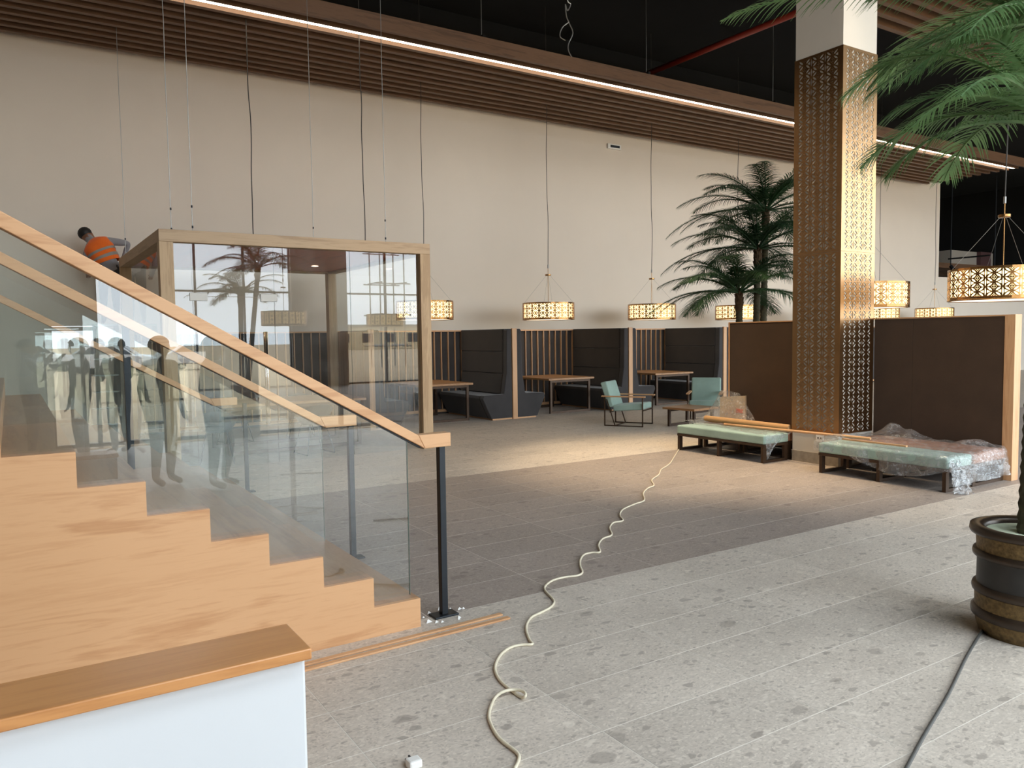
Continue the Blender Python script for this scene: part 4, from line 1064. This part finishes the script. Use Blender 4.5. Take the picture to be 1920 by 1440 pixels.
# step ladder he stands on
ld_ = thing('step_ladder', 'grey step ladder under the worker in the orange vest', 'ladder', (1.35, 15.25, 0))
bx('top_platform', M_STEEL, ld_, 1.22, 1.60, 15.08, 15.44, 1.955, 1.998, bevel=.005)
for sx in (-1, 1):
    MB().bar((1.41+sx*.17, 15.12, 1.955), (1.30+sx*.24, 14.95, 0), .06, .025).build('front_stile', M_STEEL, ld_)
    MB().bar((1.41+sx*.17, 15.40, 1.955), (1.34+sx*.22, 15.84, 0), .05, .025).build('rear_stile', M_STEEL, ld_)
for i in range(1, 7):
    t = i/7; y = 15.12-.17*t; z = 1.955*(1-t); c_ = 1.41-.11*t; bx('step', M_STEEL, ld_, c_-.17-.07*t, c_+.17+.07*t, y-.05, y+.04, z-.012, z+.012)
# visitors standing behind the viewer, seen mirrored in the stair glass
arm = {'elbl': (.30, -.22, 1.33), 'wril': (.33, -.46, 1.38)}
hold = {'elbl': (.24, -.06, 1.14), 'wril': (.10, -.26, 1.16), 'elbr': (-.24, -.06, 1.14), 'wrir': (-.08, -.27, 1.14)}
person('person in grey pointing, mirrored far left in the stair glass', (.22, -4.8, 0), 1.5, {'elbr': (-.24, -.26, 1.36), 'wrir': (-.22, -.52, 1.38), 'elbl': (.24, -.2, 1.2), 'wril': (.1, -.36, 1.42)}, [SKIN, SHIRTG, BLUEC, SHOE])
person('person in taupe seen side-on, mirrored beside the pointing one', (.80, -4.0, 0), -1.2, {}, [SKIN, TAUPE, DARKC, SHOE])
person('person holding papers with both hands, mirrored left of the stair post', (1.35, -4.7, 0), -.5, hold, [SKIN, DARKC, JEANS, SHOE])
person('person in charcoal mirrored large beside the middle stair post', (1.47, -1.55, 0), 2.6, {}, [SKIN, DARKC, JEANS, SHOE])
person('person in taupe and dark jeans mirrored large right of the middle stair post', (1.95, -.95, 0), 2.2, {'kner': (-.10, -.10, .50), 'ankr': (-.12, -.02, .085), 'toer': (-.14, -.19, .035)}, [SKIN, TAUPE, JEANS, SHOE])

# ------------------------------------------------------------------ far end of the hall and outdoors
k1 = thing('far_kiosk', 'distant grey shop block with a maroon pilaster behind the near lamp', 'kiosk', (41.0, 22.0, 0))
bx('grey_block', M_GREYWALL, k1, 39.0, 43.0, 21.0, 24.0, 0, 5.6); bx('maroon_pilaster', m_plain('maroon_paint', lin(88, 60, 62), .7), k1, 41.4, 42.4, 20.8, 20.999, 0, 5.6)
bx('pale_front', M_WHITE, k1, 36.2, 38.99, 21.5, 24.0, 0, 3.6)
raft('distant walnut slat raft at the dark far end of the hall', 31.0, 39.0, 18.0, 4.3, 10, 0.3, led=False, fascia=False)
for i, x in enumerate((32.5, 36.0)):
    t = thing('track_spot', 'small black ceiling spot at the far end, %s one' % ('left' if i == 0 else 'right'), 'spotlight', (x, 17.5, 4.2), 'far ceiling spots')
    MB().tube([(x, 17.5, 4.25), (x, 17.5, ZC)], .02, 6).build('drop_rod', M_METAL, t); MB().tube([(x, 17.5, 4.3), (x, 17.35, 4.1)], .07, 10).build('spot_head', M_METAL, t)
    MB().tube([(x, 17.349, 4.099), (x, 17.345, 4.094)], .05, 10).build('lens', E_SPOT, t)
M_CAR = m_plain('white_car_paint', lin(225, 226, 228), .25, var=.02); M_TYRE = m_plain('tyre', lin(28, 28, 28), .9); M_SMOKE = m_plain('dark_car_glass', lin(30, 34, 38), .1, var=.05)
for i, (x, y, a, lab) in enumerate(((4.6, -36, .3, 'white car parked outdoors, mirrored left in the stair glass'), (9.5, -40, .1, 'white car parked outdoors farther right'), (1.2, -44, -.2, 'white car parked outdoors farthest away'))):
    c = thing('car', lab, 'car', (0, 0, 0), 'cars parked outdoors')
    prof = [(-2.1, .35), (2.1, .35), (2.15, .75), (1.95, .92), (.95, 1.0), (.35, 1.45), (-1.1, 1.48), (-1.75, 1.02), (-2.12, .9)]
    MB().prism(prof, 1, -.85, .85).build('body', M_CAR, c, world=False, bevel=.08, seg=2)
    MB().prism([(.82, 1.03), (.32, 1.40), (-1.05, 1.42), (-1.55, 1.04)], 1, -.856, .856).build('side_glass', M_SMOKE, c, world=False)
    MB().prism([(-.75, 0), (.75, 0), (.62, 1), (-.62, 1)], 0, 0, .01)
    MB().add([(.97, -.7, 1.02), (.97, .7, 1.02), (.40, .6, 1.43), (.40, -.6, 1.43)], [(0, 1, 2, 3)]).build('windscreen', M_SMOKE, c, world=False)
    for wx in (-1.3, 1.3):
        for wy in (-.82, .62): MB().tube([(wx, wy, .33), (wx, wy+.2, .33)], .33, 18).build('wheel', M_TYRE, c, world=False)
    c.location = (x, y, 0); c.rotation_euler = (0, 0, a)
sf = thing('scaffold_tower', 'scaffold tower outdoors mirrored at the right of the room glass', 'scaffold', (18.6, -21.2, 0))
for dx in (0, 1.5):
    for dy in (0, 1.5): MB().tube([(18.0+dx, -22+dy, 0), (18.0+dx, -22+dy, 9)], .04, 8).build('standard', M_STEEL, sf)
for z in (1.2, 3.0, 4.8, 6.6, 8.4):
    for dy in (0, 1.5): MB().tube([(17.6, -22+dy, z), (19.9, -22+dy, z)], .035, 6).build('ledger', M_STEEL, sf)
    for dx in (0, 1.5): MB().tube([(18.0+dx, -22.3, z+.06), (18.0+dx, -20.2, z+.06)], .035, 6).build('transom_tube', M_STEEL, sf)
hut = thing('site_hut', 'low beige site building outdoors beyond the parked cars', 'building', (46, -88, 0))
bx('wall', m_plain('beige_render', lin(206, 190, 160), .9), hut, 38, 54, -92, -86, 0, 3.4); bx('roof', M_STEEL, hut, 37.6, 54.4, -92.4, -85.6, 3.401, 3.6)
for k in range(4): bx('window', M_SMOKE, hut, 39.5+k*3.6, 41.1+k*3.6, -85.999, -85.95, 1.0, 2.3)

# ------------------------------------------------------------------ warm ceiling downlights
M_CAN = m_plain('black_lamp_can', lin(24, 24, 24), .6)
for i, (x, y, z, pw_, ang, lab) in enumerate(((7.7, 7.5, 8.4, 2900, 44, 'black ceiling spot aimed at the floor left of the column'), (8.6, 5.2, 8.4, 800, 40, 'black ceiling spot above the right mint bench'),
                                         (10.2, 9.6, 8.4, 700, 44, 'black ceiling spot above the mint armchairs'), (5.2, 9.4, 8.4, 500, 60, 'black ceiling spot in front of the glass room'))):
    t = thing('ceiling_spot', lab, 'spotlight', (x, y, z), 'black ceiling spots')
    MB().tube([(x, y, z+.02), (x, y, z+.24)], .07, 14).build('can', M_CAN, t); MB().tube([(x, y, z+.24), (x, y, ZC)], .015, 6).build('rod', M_CAN, t)
    MB().tube([(x, y, z+.012), (x, y, z+.018)], .06, 14).build('lens', E_SPOT, t)
    sd_ = bpy.data.lights.new('spot', 'SPOT'); sd_.energy = pw_; sd_.spot_size = math.radians(ang); sd_.spot_blend = .8; sd_.color = (1, .76, .48); sd_.shadow_soft_size = .06
    so_ = bpy.data.objects.new('spot', sd_); COL.objects.link(so_); so_.location = (0, 0, 0); so_.parent = t
